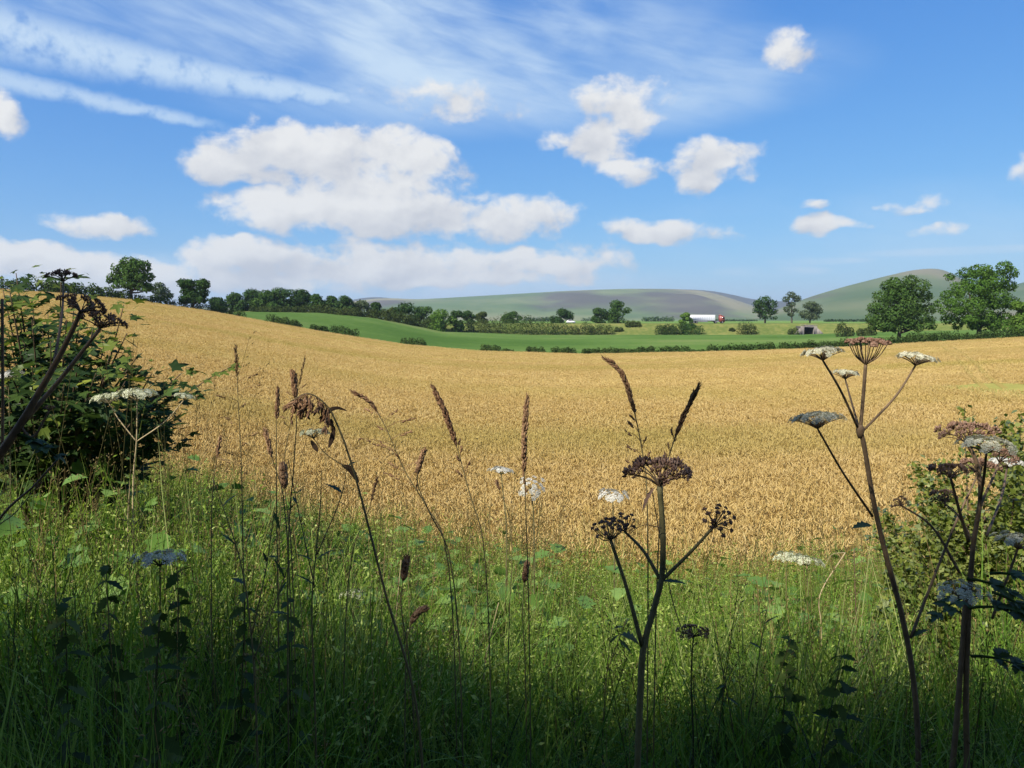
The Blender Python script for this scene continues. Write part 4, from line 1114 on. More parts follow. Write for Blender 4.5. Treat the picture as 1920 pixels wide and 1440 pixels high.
def umbellet_mesh(style, k):
    """one small cluster of seeds or florets on short stalks, unit radius, axis +z"""
    key = (style, k)
    if key in UMB_CACHE: return UMB_CACHE[key]
    rng = np.random.default_rng(100 + k + 17 * len(style)); mb = MB(); n = 17
    for i in range(n):
        a = i * 2.39996 + rng.normal(0, .2); q = math.sqrt((i + .5) / n)
        if style == 'seed':      # ripe: small upright flat seeds packed in a loose cup
            o = np.array([q * math.cos(a) * .85, q * math.sin(a) * .85, .45 - .35 * q * q + rng.normal(0, .10)])
            tube(mb, [(0, 0, -.55), o], .035, 3, .3, cap=False)
            d = np.array([math.cos(a) * q * .6, math.sin(a) * q * .6, .8]); d /= np.linalg.norm(d)
            spindle(mb, o - d * .1, o + d * .48, .20, rng.uniform(.15, .9), 5)
        elif style == 'ball':    # small dark knob
            d = unit(rng, 1)[0]; d[2] = abs(d[2]) * .9 - .1
            spindle(mb, d * .25, d * .95, .30, rng.uniform(.1, .7), 5)
        else:                    # flat head of florets
            o = np.array([q * math.cos(a), q * math.sin(a), .22 * (1 - q * q) + rng.normal(0, .06)])
            tube(mb, [(0, 0, -.5), o], .03, 3, .25, cap=False)
            for s in range(4):
                b = a + s * 1.571 + rng.normal(0, .3); e = o + np.array([math.cos(b), math.sin(b), rng.uniform(-.1, .35)]) * rng.uniform(.16, .30)
                nr = np.array([rng.normal(0, .3), rng.normal(0, .3), 1.0]); nr /= np.linalg.norm(nr)
                cards(mb, e[None], nr[None], .20, rng, np.array([rng.uniform(.2, 1)]), aspect=.75, bend=.1)
    UMB_CACHE[key] = mb.mesh('umbellet', {'seed': M['seed_brown'], 'ball': M['seed_brown'], 'grey': M['seed_grey'], 'white': M['floret_white'], 'pale': M['floret_pale']}[style])
    return UMB_CACHE[key]
def rot_to(axis):
    return Vector(axis).to_track_quat('Z', 'Y').to_matrix()
def umbel(parent, node, axis, R_, style, rays, seed, mat, depth=.55, dome=.28, rad=.0011, usz=.17, sub=True):
    """rays fan out from the node to a shallow dome of umbellets; every umbellet is a sub-part"""
    rng = np.random.default_rng(seed); A = rot_to(axis); node = Vector(node); mb = MB(); tips = []
    for i in range(rays):
        q = math.sqrt((i + .6) / rays); a = i * 2.39996 + rng.normal(0, .12); q *= rng.uniform(.92, 1.06)
        tip = Vector((R_ * q * math.cos(a), R_ * q * math.sin(a), R_ * (depth + dome * (1 - q * q)) + rng.normal(0, .03) * R_))
        mid = Vector((tip.x * .45, tip.y * .45, tip.z * .62))
        if depth > .7: mid = Vector((tip.x * .62, tip.y * .62, tip.z * .42))
        tube(mb, spline([(0, 0, 0), mid, tip], 3), np.linspace(rad * 1.15, rad * .8, 7), 4, .4, cap=False); tips.append((tip, mid))
    for k in range(6):   # bracts under the rays
        a = k * 1.05; blade(mb, (0, 0, 0), a, R_ * .22, .002, 1.2, .9, .3, 2)
    o = mb.build('umbel', mat, parent, loc=node - parent.location); o.rotation_mode = 'QUATERNION'; o.rotation_quaternion = A.to_quaternion()
    sv = usz * R_
    for k, (tip, mid) in enumerate(tips):
        d = (tip - mid).normalized() * .75 + Vector((0, 0, .45)); u = link('umbellet', umbellet_mesh(style, k % 5), o, tip + d.normalized() * sv * .35)
        u.rotation_mode = 'QUATERNION'; u.rotation_quaternion = d.to_track_quat('Z', 'Y') @ Vector((0, 0, 1)).rotation_difference(Vector((0, 0, 1)))
        s = sv * rng.uniform(.85, 1.15); u.scale = (s, s, s)
    return o
def stem(parent, pts, r0, r1, mat, name='stem', sides=9, n=7):
    r0 *= .86; r1 *= .86
    b = parent.location; mb = MB(); q = spline([tuple(Vector(p) - b) for p in pts], n)
    rng = np.random.default_rng(int(abs(q[0][0] * 1000)) % 9999)
    tube(mb, q, np.linspace(r0, r1, len(q)) * (1 + rng.normal(0, .03, len(q))), sides, .5, ridge=.06)
    return mb.build(name, mat, parent, smooth=True)
def knob(parent, c, r, mat, name='node'):
    mb = MB(); c = Vector(c) - parent.location
    tube(mb, [c + Vector((0, 0, z * r)) for z in (-2.0, -1.0, 0, .8, 1.3)], np.array([.45, .85, 1, .8, .3]) * r, 8); return mb.build(name, mat, parent, smooth=True)
def plant(label, base, cat='hogweed', name='hogweed', group=None):
    return empty(name, base, label, cat, group)
def at_ground(px, Y):
    p = P(px, 1300, Y); return Vector((p.x, Y, hs1(p.x, Y)))
def pl(pts, Y, dy=0.0):
    n = len(pts); return [P(x, y, Y + dy * i / max(n - 1, 1)) for i, (x, y) in enumerate(pts)]
def leafy(parent, o, d, L, W, mat, tint=.5, n=1, name='leaf', nrm=(0, -.2, 1)):
    mb = MB(); o = np.array(Vector(o) - parent.location); lobed_leaf(mb, o, np.array(d, float), np.array(nrm, float), L, W, tint, 4); return mb.build(name, mat, parent)
def compound_leaf(parent, o, d, L, mat, seed, nrm=(0, -.1, 1)):
    """hogweed leaf: a stalk with paired lobed leaflets and one at the tip"""
    rng = np.random.default_rng(seed); mb = MB(); o = np.array(Vector(o) - parent.location); d = np.array(d, float); d /= np.linalg.norm(d); nr = np.array(nrm, float)
    s = np.cross(d, nr); s /= np.linalg.norm(s)
    q = [o + d * L * u - np.array([0, 0, 1]) * L * .35 * u * u for u in np.linspace(0, 1, 6)]
    tube(mb, q, np.linspace(.004, .0015, 6), 5, .3)
    for u, k in ((.42, 1), (.42, -1), (.7, 1), (.7, -1), (.97, 0)):
        b = np.array([np.interp(u, np.linspace(0, 1, 6), np.array(q)[:, c]) for c in range(3)])
        dd = d * (.75 if k else 1) + s * k * .8 + np.array([0, 0, rng.uniform(-.3, .15)])
        LL = L * rng.uniform(.34, .46)
        for k2, fz in ((0, 1), (1, .62), (-1, .62)):    # each leaflet is itself cut in three toothed lobes
            s2 = np.cross(dd, nr); s2 /= np.linalg.norm(s2); d2 = dd + s2 * k2 * 1.1 + rng.normal(0, .12, 3)
            lobed_leaf(mb, b + dd / np.linalg.norm(dd) * LL * (.22 if k2 else 0), d2, nr + rng.normal(0, .25, 3), LL * fz, LL * fz * .55, rng.uniform(.1, .9), 5, .22)
    return mb.build('leaf', mat, parent)

# tall hogweed on the right with four pale umbels and a ripe middle head
Y = 1.95; b = at_ground(1722, Y)
hw1 = plant('tallest hogweed, four flat grey umbels around one brown cup-shaped head above the wheat', b)
main = pl([(1712, 1270), (1690, 1150), (1657, 1025), (1636, 930), (1619, 830), (1613, 806)], Y)
stem(hw1, [b, P(1722, 1450, Y)] + main, .0092, .0062, M['stem_brown'])
knob(hw1, P(1613, 806, Y), .011, M['stem_brown'])
def arm(pt, pts, Y, r0, r1, R_, style, rays, seed, axis=(0, -.05, 1), dy=0.0, mat=None, umat=None, **kw):
    mat = mat or M['stem_brown']; q = pl(pts, Y, dy); stem(pt, q, r0, r1, mat, 'branch', 7)
    return umbel(pt, q[-1], axis, R_ * Y / 1440, style, rays, seed, umat or mat, **kw)
arm(hw1, [(1613, 806), (1618, 750), (1623, 684)], Y, .0056, .0048, 38, 'ball', 17, 1, depth=1.0, dome=.12, usz=.24, rad=.0014)
arm(hw1, [(1609, 803), (1575, 730), (1543, 676)], Y, .0038, .0028, 36, 'grey', 22, 2, axis=(-.12, .03, 1), depth=.34, dome=.2, dy=-.1)
arm(hw1, [(1611, 803), (1594, 745), (1585, 711)], Y, .0032, .0024, 29, 'grey', 19, 3, axis=(.05, 0.02, 1), depth=.34, dome=.2, dy=.14)
arm(hw1, [(1618, 808), (1680, 742), (1716, 686)], Y, .0038, .0028, 38, 'grey', 22, 4, axis=(.15, .03, 1), depth=.34, dome=.2, dy=.05)
arm(hw1, [(1636, 968), (1580, 885), (1533, 804)], Y, .0036, .0026, 43, 'grey', 24, 5, axis=(-.08, 0.05, 1), depth=.36, dome=.2, dy=-.15)
leafy(hw1, P(1634, 985, Y), (-1, -.2, .12), .055, .03, M['hog_leaf'], name='sheath')
stem(hw1, pl([(1707, 1197), (1747, 1093), (1797, 968), (1832, 893)], Y, .1), .0048, .003, M['stem_brown'], 'branch', 7)
umbel(hw1, P(1832, 893, Y + .1), (.2, .1, 1), .045, 'seed', 14, 6, M['stem_brown'], usz=.24)
leafy(hw1, P(1708, 1195, Y), (.6, -.3, .7), .05, .022, M['hog_leaf'], name='sheath')

# brown ripe hogweed in the middle
Y = 1.7; b = at_ground(1190, Y)
hw2 = plant('dark brown ripe hogweed with one wide seed head and three ball-like heads', b)
stem(hw2, [b, P(1193, 1560, Y)] + pl([(1196, 1420), (1201, 1300), (1207, 1213), (1228, 1135), (1241, 1080), (1243, 1000), (1237, 912)], Y), .0098, .0068, M['stem_green'], n=6)
umbel(hw2, P(1237, 912, Y), (-.06, -.10, 1), 62 * Y / 1440, 'seed', 15, 11, M['stem_brown'], depth=.42, dome=.14, usz=.235, rad=.0016)
arm(hw2, [(1205, 1214), (1176, 1105), (1145, 1012)], Y, .0062, .0042, 32, 'ball', 18, 12, axis=(-.25, -.25, 1), depth=.75, dome=.3, usz=.19, rad=.0012, mat=M['stem_green'], umat=M['stem_brown'])
arm(hw2, [(1238, 1086), (1206, 1032), (1171, 996)], Y, .005, .0036, 27, 'ball', 15, 13, axis=(-.2, -.35, 1), depth=.75, dome=.3, usz=.19, rad=.0011, dy=.07, mat=M['stem_green'], umat=M['stem_brown'])
arm(hw2, [(1240, 1089), (1295, 1035), (1338, 988)], Y, .005, .0036, 33, 'ball', 18, 14, axis=(.25, -.75, .75), depth=.7, dome=.3, usz=.18, rad=.0011, dy=-.05, mat=M['stem_green'], umat=M['stem_brown'])
leafy(hw2, P(1200, 1212, Y), (-.6, -.3, .75), .062, .045, M['hog_leaf'], name='sheath')
leafy(hw2, P(1242, 1090, Y), (1, -.3, .2), .055, .014, M['hog_leaf'], name='sheath')
leafy(hw2, P(1226, 915, Y), (-.7, -.2, -.9), .06, .012, M['seed_brown'], name='bract')
q = pl([(1241, 990), (1205, 985), (1165, 1015)], Y - .02); stem(hw2, q, .0012, .0006, M['stem_brown'], 'leaf_stalk', 4)
stem(hw2, pl([(1222, 915), (1238, 1010), (1262, 1130), (1282, 1190)], Y + .1), .0012, .0014, M['stem_brown'], 'withered_stalk', 4)

# dark hogweed group at the right edge
Y = 1.8; b = at_ground(1815, Y)
hw3 = plant('dark crowded hogweed with many small heads at the right edge, in front of the hawthorn', b)
stem(hw3, [b, P(1812, 1450, Y)] + pl([(1811, 1300), (1817, 1130), (1825, 1020), (1838, 930), (1830, 865), (1812, 828)], Y), .0092, .0048, M['stem_brown'])
umbel(hw3, P(1812, 830, Y), (-.1, -.05, 1), 48 * Y / 1440, 'seed', 17, 31, M['stem_brown'], depth=.4, dome=.12, usz=.2)
arm(hw3, [(1838, 935), (1846, 885), (1849, 850)], Y, .0045, .0032, 45, 'grey', 24, 32, depth=.3, dome=.2, dy=-.12)
arm(hw3, [(1839, 945), (1862, 895), (1874, 868)], Y, .004, .003, 26, 'seed', 13, 33, axis=(.2, -.2, 1), depth=.5, dome=.3, usz=.3, dy=.1)
arm(hw3, [(1816, 1015), (1798, 955), (1783, 898)], Y, .005, .0034, 36, 'seed', 15, 34, axis=(-.1, 0, 1), depth=.36, dome=.15, usz=.22, dy=-.05)
arm(hw3, [(1800, 1075), (1745, 985), (1691, 948)], Y, .004, .0022, 15, 'seed', 9, 35, axis=(-.6, -.2, .7), depth=.5, usz=.3, dy=.05)
arm(hw3, [(1826, 1020), (1795, 965), (1770, 943)], Y, .003, .0024, 24, 'seed', 11, 36, axis=(-.3, -.2, 1), depth=.45, usz=.28, dy=.08)
arm(hw3, [(1850, 1005), (1878, 930), (1888, 878)], Y, .004, .003, 40, 'white', 20, 37, axis=(.1, .05, 1), depth=.3, dome=.15, dy=.35)
stem(hw3, [b + Vector((-.03, .05, 0)), P(1792, 1370, Y), P(1803, 1230, Y), P(1812, 1105, Y)], .0085, .007, M['stem_brown'], 'branch')
arm(hw3, [(1812, 1105), (1806, 1115), (1801, 1122)], Y - .25, .004, .003, 44, 'grey', 22, 38, axis=(-.1, -.1, 1), depth=.3, dome=.2)
arm(hw3, [(1860, 1160), (1890, 1080), (1908, 1030)], Y, .004, .003, 44, 'grey', 20, 39, axis=(.1, -.1, 1), depth=.3, dome=.2)
for k, (px, py, dx_, dz_, L) in enumerate([(1812, 1085, .8, .05, .12), (1815, 1140, .7, .3, .13), (1815, 1120, -.7, .1, .10), (1820, 1230, .7, .2, .12), (1860, 1110, .5, -.1, .11), (1855, 1075, .6, .2, .10)]):
    compound_leaf(hw3, P(px, py, Y - .02 * k), (dx_, -.35, dz_), L, M['hog_leaf'], 40 + k)

# leaning hogweed near the camera at the left edge
Y = 1.35; b = Vector((P(-170, 1300, Y).x, Y, hs1(P(-170, 1300, Y).x, Y)))
hw4 = plant('leaning hogweed close to the viewer crossing the maple bush at the left edge', b)
stem(hw4, [b, P(-110, 1010, Y)] + pl([(0, 852), (42, 790), (72, 738), (118, 655), (152, 584)], Y), .0115, .0042, M['stem_brown'])
umbel(hw4, P(152, 586, Y), (.35, -.15, 1), 42 * Y / 1440, 'seed', 13, 51, M['stem_brown'], depth=.35, dome=.1, usz=.2)
arm(hw4, [(45, 790), (110, 715), (188, 616)], Y, .0056, .0036, 42, 'seed', 13, 52, axis=(.35, -.1, 1), depth=.35, dome=.1, usz=.2, dy=.05)
arm(hw4, [(100, 690), (116, 590), (119, 528)], Y, .003, .002, 25, 'seed', 10, 53, axis=(.1, -.1, 1), depth=.4, usz=.28, dy=.18)
stem(hw4, pl([(4, 870), (5, 740), (4, 560)], Y + .02), .0035, .003, M['stem_brown'], 'branch', 6)
arm(hw4, [(38, 800), (60, 820), (92, 770)], Y, .003, .002, 10, 'seed', 6, 54, depth=.4, usz=.3)
compound_leaf(hw4, P(35, 815, Y), (.9, -.2, -.1), .075, M['hog_leaf'], 55)
stem(hw4, [b + Vector((.1, 0, 0)), P(-20, 1010, Y), P(70, 905, Y), P(110, 860, Y)], .003, .002, M['stem_brown'], 'branch', 5)

# green hogweeds behind, in front of the maple
def small_hog(label, base_px, Y, arms, mat, group=None):
    g = at_ground(base_px, Y); pt = plant(label, g, 'hogweed', 'hogweed', group)
    for k, (pts, R_, style, ax) in enumerate(arms):
        q = ([g] if k == 0 else []) + pl(pts, Y, .03 * k)
        stem(pt, q, (.0055 if k == 0 else .0035) * min(1, Y / 3), .003 * min(1, Y / 3), mat, 'stem' if k == 0 else 'branch', 6)
        umbel(pt, q[-1], ax, R_ * Y / 1440, style, 17, 70 + k + base_px, mat, depth=.30, dome=.12, rad=.0012, usz=.2)
    return pt
small_hog('pale green hogweed with two heads standing in front of the dark hollow of the maple', 252, 3.6,
          [([(250, 900), (256, 828), (257, 752)], 38, 'pale', (0, 0, 1)), ([(256, 828), (222, 785), (205, 757)], 32, 'pale', (-.2, .1, 1)), ([(256, 828), (310, 790), (345, 750)], 20, 'pale', (.2, .1, 1))], M['stem_pale'])
small_hog('white-flowered hogweed head among the maple leaves at the left edge', 14, 3.9, [([(20, 900), (18, 790), (16, 712)], 26, 'white', (0, -.1, 1))], M['stem_green'])
small_hog('flat white umbel seen edge-on, left of the bright white one in the wheat edge', 938, 4.3, [([(950, 1000), (944, 930), (940, 890)], 24, 'white', (.1, .12, 1))], M['stem_green'])
small_hog('bright white umbel tilted to the viewer behind the tall grass spike', 1000, 4.2, [([(1002, 1040), (1000, 960), (996, 918)], 26, 'white', (0, -.75, .7))], M['stem_green'])
small_hog('pinkish white umbel left of the brown seed head', 1150, 4.2, [([(1152, 1030), (1150, 980), (1149, 938)], 29, 'white', (0, -.15, 1))], M['stem_green'])
small_hog('fading white umbel left of the pair at the wheat edge, left of the tallest hogweed', 1478, 4.4, [([(1478, 1200), (1474, 1110), (1476, 1052)], 28, 'pale', (-.1, .05, 1))], M['stem_green'])
small_hog('flat white umbel right of the fading one, left of the tallest hogweed', 1525, 4.2, [([(1530, 1240), (1518, 1140), (1512, 1062)], 32, 'pale', (.18, .05, 1))], M['stem_green'])
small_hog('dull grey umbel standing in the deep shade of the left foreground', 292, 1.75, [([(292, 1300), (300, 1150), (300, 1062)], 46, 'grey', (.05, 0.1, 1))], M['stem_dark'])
small_hog('small dark umbel in the shade right of the brown hogweed stem', 1300, 2.2, [([(1300, 1400), (1296, 1270), (1300, 1195)], 30, 'seed', (0, 0, 1))], M['stem_dark'])
small_hog('pale umbel low in the grass between the grass stems', 665, 3.3, [([(668, 1250), (664, 1180), (660, 1120)], 22, 'pale', (0, 0, 1))], M['stem_green'])

# bent pale dead stalk
g = at_ground(1540, 3.4); ds = plant('pale bent dead stalk left of the tallest hogweed stem', g, 'dead stalk', 'dead_stalk')
stem(ds, [g] + pl([(1540, 1175), (1537, 1118), (1585, 1036)], 3.4), .004, .003, M['stem_pale'], 'stem', 6)
stem(ds, pl([(1585, 1036), (1560, 1040), (1545, 1066)], 3.4), .002, .0012, M['stem_pale'], 'branch', 5)
g = at_ground(1608, 3.5); ds = plant('upright brown dead stalk with short twigs beside the pale bent one', g, 'dead stalk', 'dead_stalk')
stem(ds, [g] + pl([(1608, 1260), (1604, 1120), (1601, 1028)], 3.5), .0042, .003, M['stem_brown'], 'stem', 6)
for a_, b_ in (((1602, 1060), (1640, 1025)), ((1602, 1048), (1570, 1040)), ((1603, 1120), (1620, 1080))): stem(ds, pl([a_, ((a_[0] + b_[0]) / 2, (a_[1] + b_[1]) / 2 + 5), b_], 3.5), .002, .001, M['stem_brown'], 'twig', 4)
for k, (bx, pts, lab) in enumerate([(740, [(735, 1250), (745, 1130), (752, 1050)], 'leaning straw-coloured dead stem in the middle of the verge'), (905, [(908, 1260), (918, 1200), (935, 1130)], 'short pale dead stem leaning right in the middle of the verge'),
                                  (238, [(240, 965), (243, 915), (245, 880)], 'thin whitish dead stem in the weeds below the maple')]):
    Yk = (2.9, 2.8, 3.4, 1.6)[k]; g = at_ground(bx, Yk); ds = plant(lab, g, 'dead stalk', 'dead_stalk'); stem(ds, [g] + pl(pts, Yk), .0028, .0015, M['stem_pale'], 'stem', 5)

# ------------------------------------------------------------------ tall grasses with seed heads, in the shade of the roadside trees
M['spike'] = leaf_mat('dark_seed_spike', (.12, .066, .038), (.25, .145, .08), (.42, .27, .15), .15, 0, 0, 1, .4)
M['spike_tan'] = leaf_mat('tan_seed_spike', (.12, .075, .035), (.24, .155, .07), (.36, .25, .13), .2, 0, 0, 1, .3)
M['grass_stem'] = plain_mat('grass_stem', (.12, .10, .045), .6, .3, 30.0, .2)
def grass_stalk(label, pts, Y, head, wid, mat, dens=150, loose=0.0, seed=0, r=.0021, length=.012, branches=0, cat='grass stalk'):
    """head: pixels of curve from the tip that carry seeds; loose part below it as small side branches"""
    rng = np.random.default_rng(seed); g = at_ground(pts[0][0] + (pts[0][0] - pts[1][0]) * .9, Y)
    t = empty('grass_stalk', g, label, cat)
    q = spline([tuple(Vector(p) - g) for p in [g] + pl(pts, Y)], 8)
    mb = MB(); tube(mb, q, np.linspace(r, r * .45, len(q)), 5); mb.build('stem', M['grass_stem'], t, smooth=True)
    L = np.concatenate([[0], np.cumsum(np.linalg.norm(np.diff(q, axis=0), axis=1))]); hl = head * Y / 1440; s = Y / 1440
    hb = MB(); tip = L[-1]; w = wid * s / 2
    at = lambda d: np.array([np.interp(d, L, q[:, c]) for c in range(3)])
    for i in range(dens):
        u = (i + rng.random()) / dens; d = tip - hl * (1 - u); c = at(d); tn = at(min(d + .01, tip)) - at(d - .01); tn /= np.linalg.norm(tn)
        prof = min(1, 5 * (1 - u) + .12) * min(1, 4 * u + .3); lump = .65 + .5 * vnoise(u * 9, 0, seed)
        o = unit(rng, 1)[0]; o = o - tn * np.dot(o, tn); o /= np.linalg.norm(o)
        a = c + o * w * prof * lump * .35; dd = tn * rng.uniform(.8, 1.1) + o * rng.uniform(.15, .55)
        spindle(hb, a, a + dd * length * rng.uniform(.7, 1.2), max(w * .42 * prof, .0008), rng.uniform(.1, .9), 4)
    hb.build('seed_head', mat, t)
    for k in range(branches):
        u = (k + .5) / branches; d = tip - hl - u * hl * loose; c = at(d); o = unit(rng, 1)[0] * np.array([1, .6, .1]); e = c + o * rng.uniform(.02, .05) * loose + np.array([0, 0, .025])
        bb = MB(); tube(bb, spline([c, (c + e) / 2 + np.array([0, 0, .006]), e], 3), np.linspace(.0008, .0005, 7), 4)
        for j in range(int(rng.integers(4, 9))):
            f = rng.uniform(.5, 1.05); z = c + (e - c) * f; dd = (e - c) / np.linalg.norm(e - c) + unit(rng, 1)[0] * .4
            spindle(bb, z, z + dd * .011, .0022, rng.uniform(.2, .8), 4)
        bb.build('spikelet_branch', mat, t)
    return t
GS = [
 ('thin straw grass rising beside the yellow maple sprig', [(455, 1000), (452, 860), (447, 760), (442, 648)], 2.3, 60, 6, 'spike_tan', 60, 3.0, 10),
 ('thickest dark spike, pointing up above the drooping brown panicle', [(541, 1010), (551, 870), (556, 770), (549, 697)], 1.9, 52, 13, 'spike', 150, 0, 0),
 ('slim dark spike just left of the thickest one', [(519, 980), (518, 850), (519, 790), (521, 727)], 2.2, 62, 8, 'spike', 120, 0, 0),
 ('dark spike leaning left, low over the weeds', [(531, 930), (512, 865), (497, 806)], 2.2, 56, 9, 'spike', 120, 0, 0),
 ('short thin spike at the left, beside the wheat edge', [(398, 930), (405, 870), (413, 820)], 2.4, 42, 6, 'spike', 80, 0, 0),
 ('loose reddish panicle arching to the left', [(832, 1010), (800, 950), (758, 880), (720, 795), (692, 752), (660, 734)], 2.2, 66, 7, 'spike', 90, 2.6, 14),
 ('stout reddish spike leaning left from the middle', [(905, 1010), (882, 930), (857, 840), (832, 768), (810, 724)], 2.1, 125, 12, 'spike', 240, .6, 5),
 ('upright lumpy brown spike in front of the bright white umbel', [(994, 1300), (990, 1080), (984, 900), (983, 820), (989, 743)], 2.0, 145, 12, 'spike', 240, .4, 4),
 ('tallest curved brown spike bending left above the brown hogweed', [(1212, 905), (1205, 850), (1190, 775), (1168, 705), (1150, 682), (1132, 671)], 2.0, 125, 10, 'spike', 220, 1.0, 8),
 ('straight brown spike leaning right above the brown hogweed', [(1243, 910), (1261, 835), (1284, 775), (1311, 721)], 2.0, 110, 10, 'spike', 200, .5, 4),
 ('short plump spike on a bent stem left of the stout one', [(842, 1040), (805, 960), (783, 905), (786, 872), (796, 844)], 2.0, 50, 12, 'spike', 130, 0, 0),
 ('thin bent stalk right of the stout spike', [(955, 1150), (960, 1060), (955, 975), (931, 902)], 2.4, 20, 5, 'spike', 30, 0, 0),
 ('dark drooping spike low in the green weeds', [(770, 1260), (752, 1130), (757, 1080), (763, 1045)], 2.0, 48, 17, 'spike', 150, 0, 0),
 ('dark nodding spike below the short drooping one', [(760, 1300), (765, 1190), (782, 1150), (800, 1140)], 1.9, 48, 14, 'spike', 130, 0, 0),
 ('small dark spike beside the stem of the upright lumpy spike', [(985, 1250), (980, 1150), (984, 1085), (988, 1055)], 2.2, 40, 14, 'spike', 110, 0, 0),
 ('broad dark seed clump low over the weeds at the left', [(545, 1010), (536, 935), (530, 870)], 2.1, 48, 20, 'spike', 150, 0, 0),
 ('thin beaded grass between the drooping panicle and the loose one', [(660, 1040), (690, 960), (708, 895)], 2.3, 50, 6, 'spike', 40, 0, 0),
 ('faint tall straw grass beside the thickest spike', [(530, 890), (548, 780), (572, 668)], 2.9, 60, 5, 'spike_tan', 40, 1.5, 6),
 ('thin dark stalk slanting out of the left edge', [(-20, 1010), (30, 960), (75, 905)], 1.9, 20, 4, 'spike', 20, 0, 0),
]
for k, (lab, pts, Yk, head, wid, mt, dens, loose, nb) in enumerate(GS):
    grass_stalk(lab, pts, Yk, head, wid, M[mt], dens, loose, 500 + k, branches=nb)
# drooping brown panicle on a long leaning stem
g = at_ground(790, 1.75); t = empty('grass_stalk', g, 'long leaning stem with a drooping ragged brown panicle and a curled leaf', 'grass stalk')
q = spline([tuple(Vector(p) - g) for p in [g] + pl([(783, 1340), (722, 1110), (665, 890), (636, 805), (612, 760), (578, 738), (545, 752)], 1.75)], 8)
mb = MB(); tube(mb, q, np.linspace(.0036, .0012, len(q)), 6); mb.build('stem', M['grass_stem'], t, smooth=True)
rng = np.random.default_rng(7)
for k in range(44):
    u = k / 43; c = q[int(len(q) * (.68 + .315 * u)) - 1]; d = np.array([rng.uniform(-.7, .35), rng.normal(0, .5), -rng.uniform(.3, 1.0)]); d /= np.linalg.norm(d); Lb = rng.uniform(.020, .06)
    bb = MB(); e = c + d * Lb; tube(bb, spline([c, c + d * Lb * .5 + np.array([0, 0, .004]), e], 3), np.linspace(.0009, .0006, 7), 4)
    for j in range(9):
        z = c + (e - c) * rng.uniform(.35, 1.05); dd = d + unit(rng, 1)[0] * .5; spindle(bb, z, z + dd * rng.uniform(.008, .014), .0027, rng.uniform(.1, .8), 4)
    bb.build('spikelet_branch', M['spike'], t)
def curled_leaf(parent, pts, Y, w, mat, name='leaf', dyaw=.3):
    qs = spline([tuple(Vector(p) - parent.location) for p in pl(pts, Y)], 6); n = len(qs); mb = MB()
    u = np.linspace(0, 1, n); wd = np.sin(np.pi * np.clip(u * .92 + .06, 0, 1)) ** .7 * w * Y / 1440 / 2
    tn = np.gradient(qs, axis=0); tn /= np.linalg.norm(tn, axis=1)[:, None]; sd = np.cross(tn, np.array([0, 1, 0])); sd /= np.linalg.norm(sd, axis=1)[:, None]
    off = np.array([0, 1, 0]) * (wd * dyaw)[:, None]
    V = np.stack([qs + sd * wd[:, None] + off, qs, qs - sd * wd[:, None] + off], 1).reshape(-1, 3); i = np.arange(n - 1) * 3
    mb.add(V, np.concatenate([np.stack([i, i + 1, i + 4, i + 3], -1), np.stack([i + 1, i + 2, i + 5, i + 4], -1)]), None, .4); return mb.build(name, mat, parent, smooth=True)
M['dead_leaf'] = leaf_mat('withered_leaf', (.05, .032, .022), (.10, .066, .042), (.2, .14, .09), .2, .03)
curled_leaf(t, [(628, 802), (611, 788), (618, 770), (632, 765), (650, 770)], 1.75, 8, M['dead_leaf'])
umbel(t, P(588, 822, 1.75), (-.05, .1, 1), .036, 'pale', 13, 88, M['grass_stem'], depth=.3, dome=.12, rad=.0009, usz=.2)
stem(t, pl([(655, 880), (610, 850), (588, 822)], 1.75), .0014, .001, M['grass_stem'], 'stalk', 5)
curled_leaf(t, [(627, 800), (622, 822), (616, 840)], 1.74, 10, M['dead_leaf'])
curled_leaf(t, [(583, 826), (590, 838), (596, 847)], 1.74, 10, M['dead_leaf'])
curled_leaf(t, [(672, 905), (656, 880), (641, 872)], 1.75, 12, M['dead_leaf'])
# branching weeds in the shade at the left of the middle
for k, (lab, bx, Yk, brs) in enumerate([
    ('dark branching weed stems left of the drooping panicle stem', 590, 1.9, [[(590, 1300), (585, 1130), (600, 960), (603, 880)], [(590, 1100), (560, 960), (540, 860)], [(594, 1040), (640, 930), (652, 870)]]),
    ('thin dark weed with crossing stems in the left foreground', 470, 1.8, [[(480, 1330), (470, 1180), (450, 1050), (400, 900)], [(472, 1190), (500, 1060), (515, 950)], [(475, 1240), (520, 1120), (548, 1040)]]),
    ('bare dark stem behind the brown hogweed fork', 1150, 2.4, [[(1130, 1420), (1138, 1260), (1150, 1150)], [(1138, 1260), (1160, 1200), (1175, 1160)]]),
    ('thin leaning weed stems right of the brown hogweed', 1400, 2.3, [[(1380, 1420), (1360, 1280), (1335, 1160)], [(1395, 1400), (1420, 1250), (1440, 1130)]])]):
    g = at_ground(bx, Yk); w = empty('weed', g, lab, 'weed')
    rng = np.random.default_rng(600 + k)
    for j, br in enumerate(brs):
        stem(w, ([g] if j == 0 else []) + pl(br, Yk), .0034 if j == 0 else .002, .001, M['grass_stem'], 'stem' if j == 0 else 'branch', 5)
        for m_ in range(3):
            a = rng.uniform(.35, 1) * (len(br) - 1); i0 = min(int(a), len(br) - 2); f = a - i0
            p = P(br[i0][0] * (1 - f) + br[i0 + 1][0] * f, br[i0][1] * (1 - f) + br[i0 + 1][1] * f, Yk)
            leafy(w, p, (rng.choice([-1, 1]) * rng.uniform(.2, 1), rng.normal(0, .5), rng.uniform(-.5, 1.2)), rng.uniform(.025, .06), rng.uniform(.007, .014), M['hog_leaf'], rng.uniform(.2, .8))

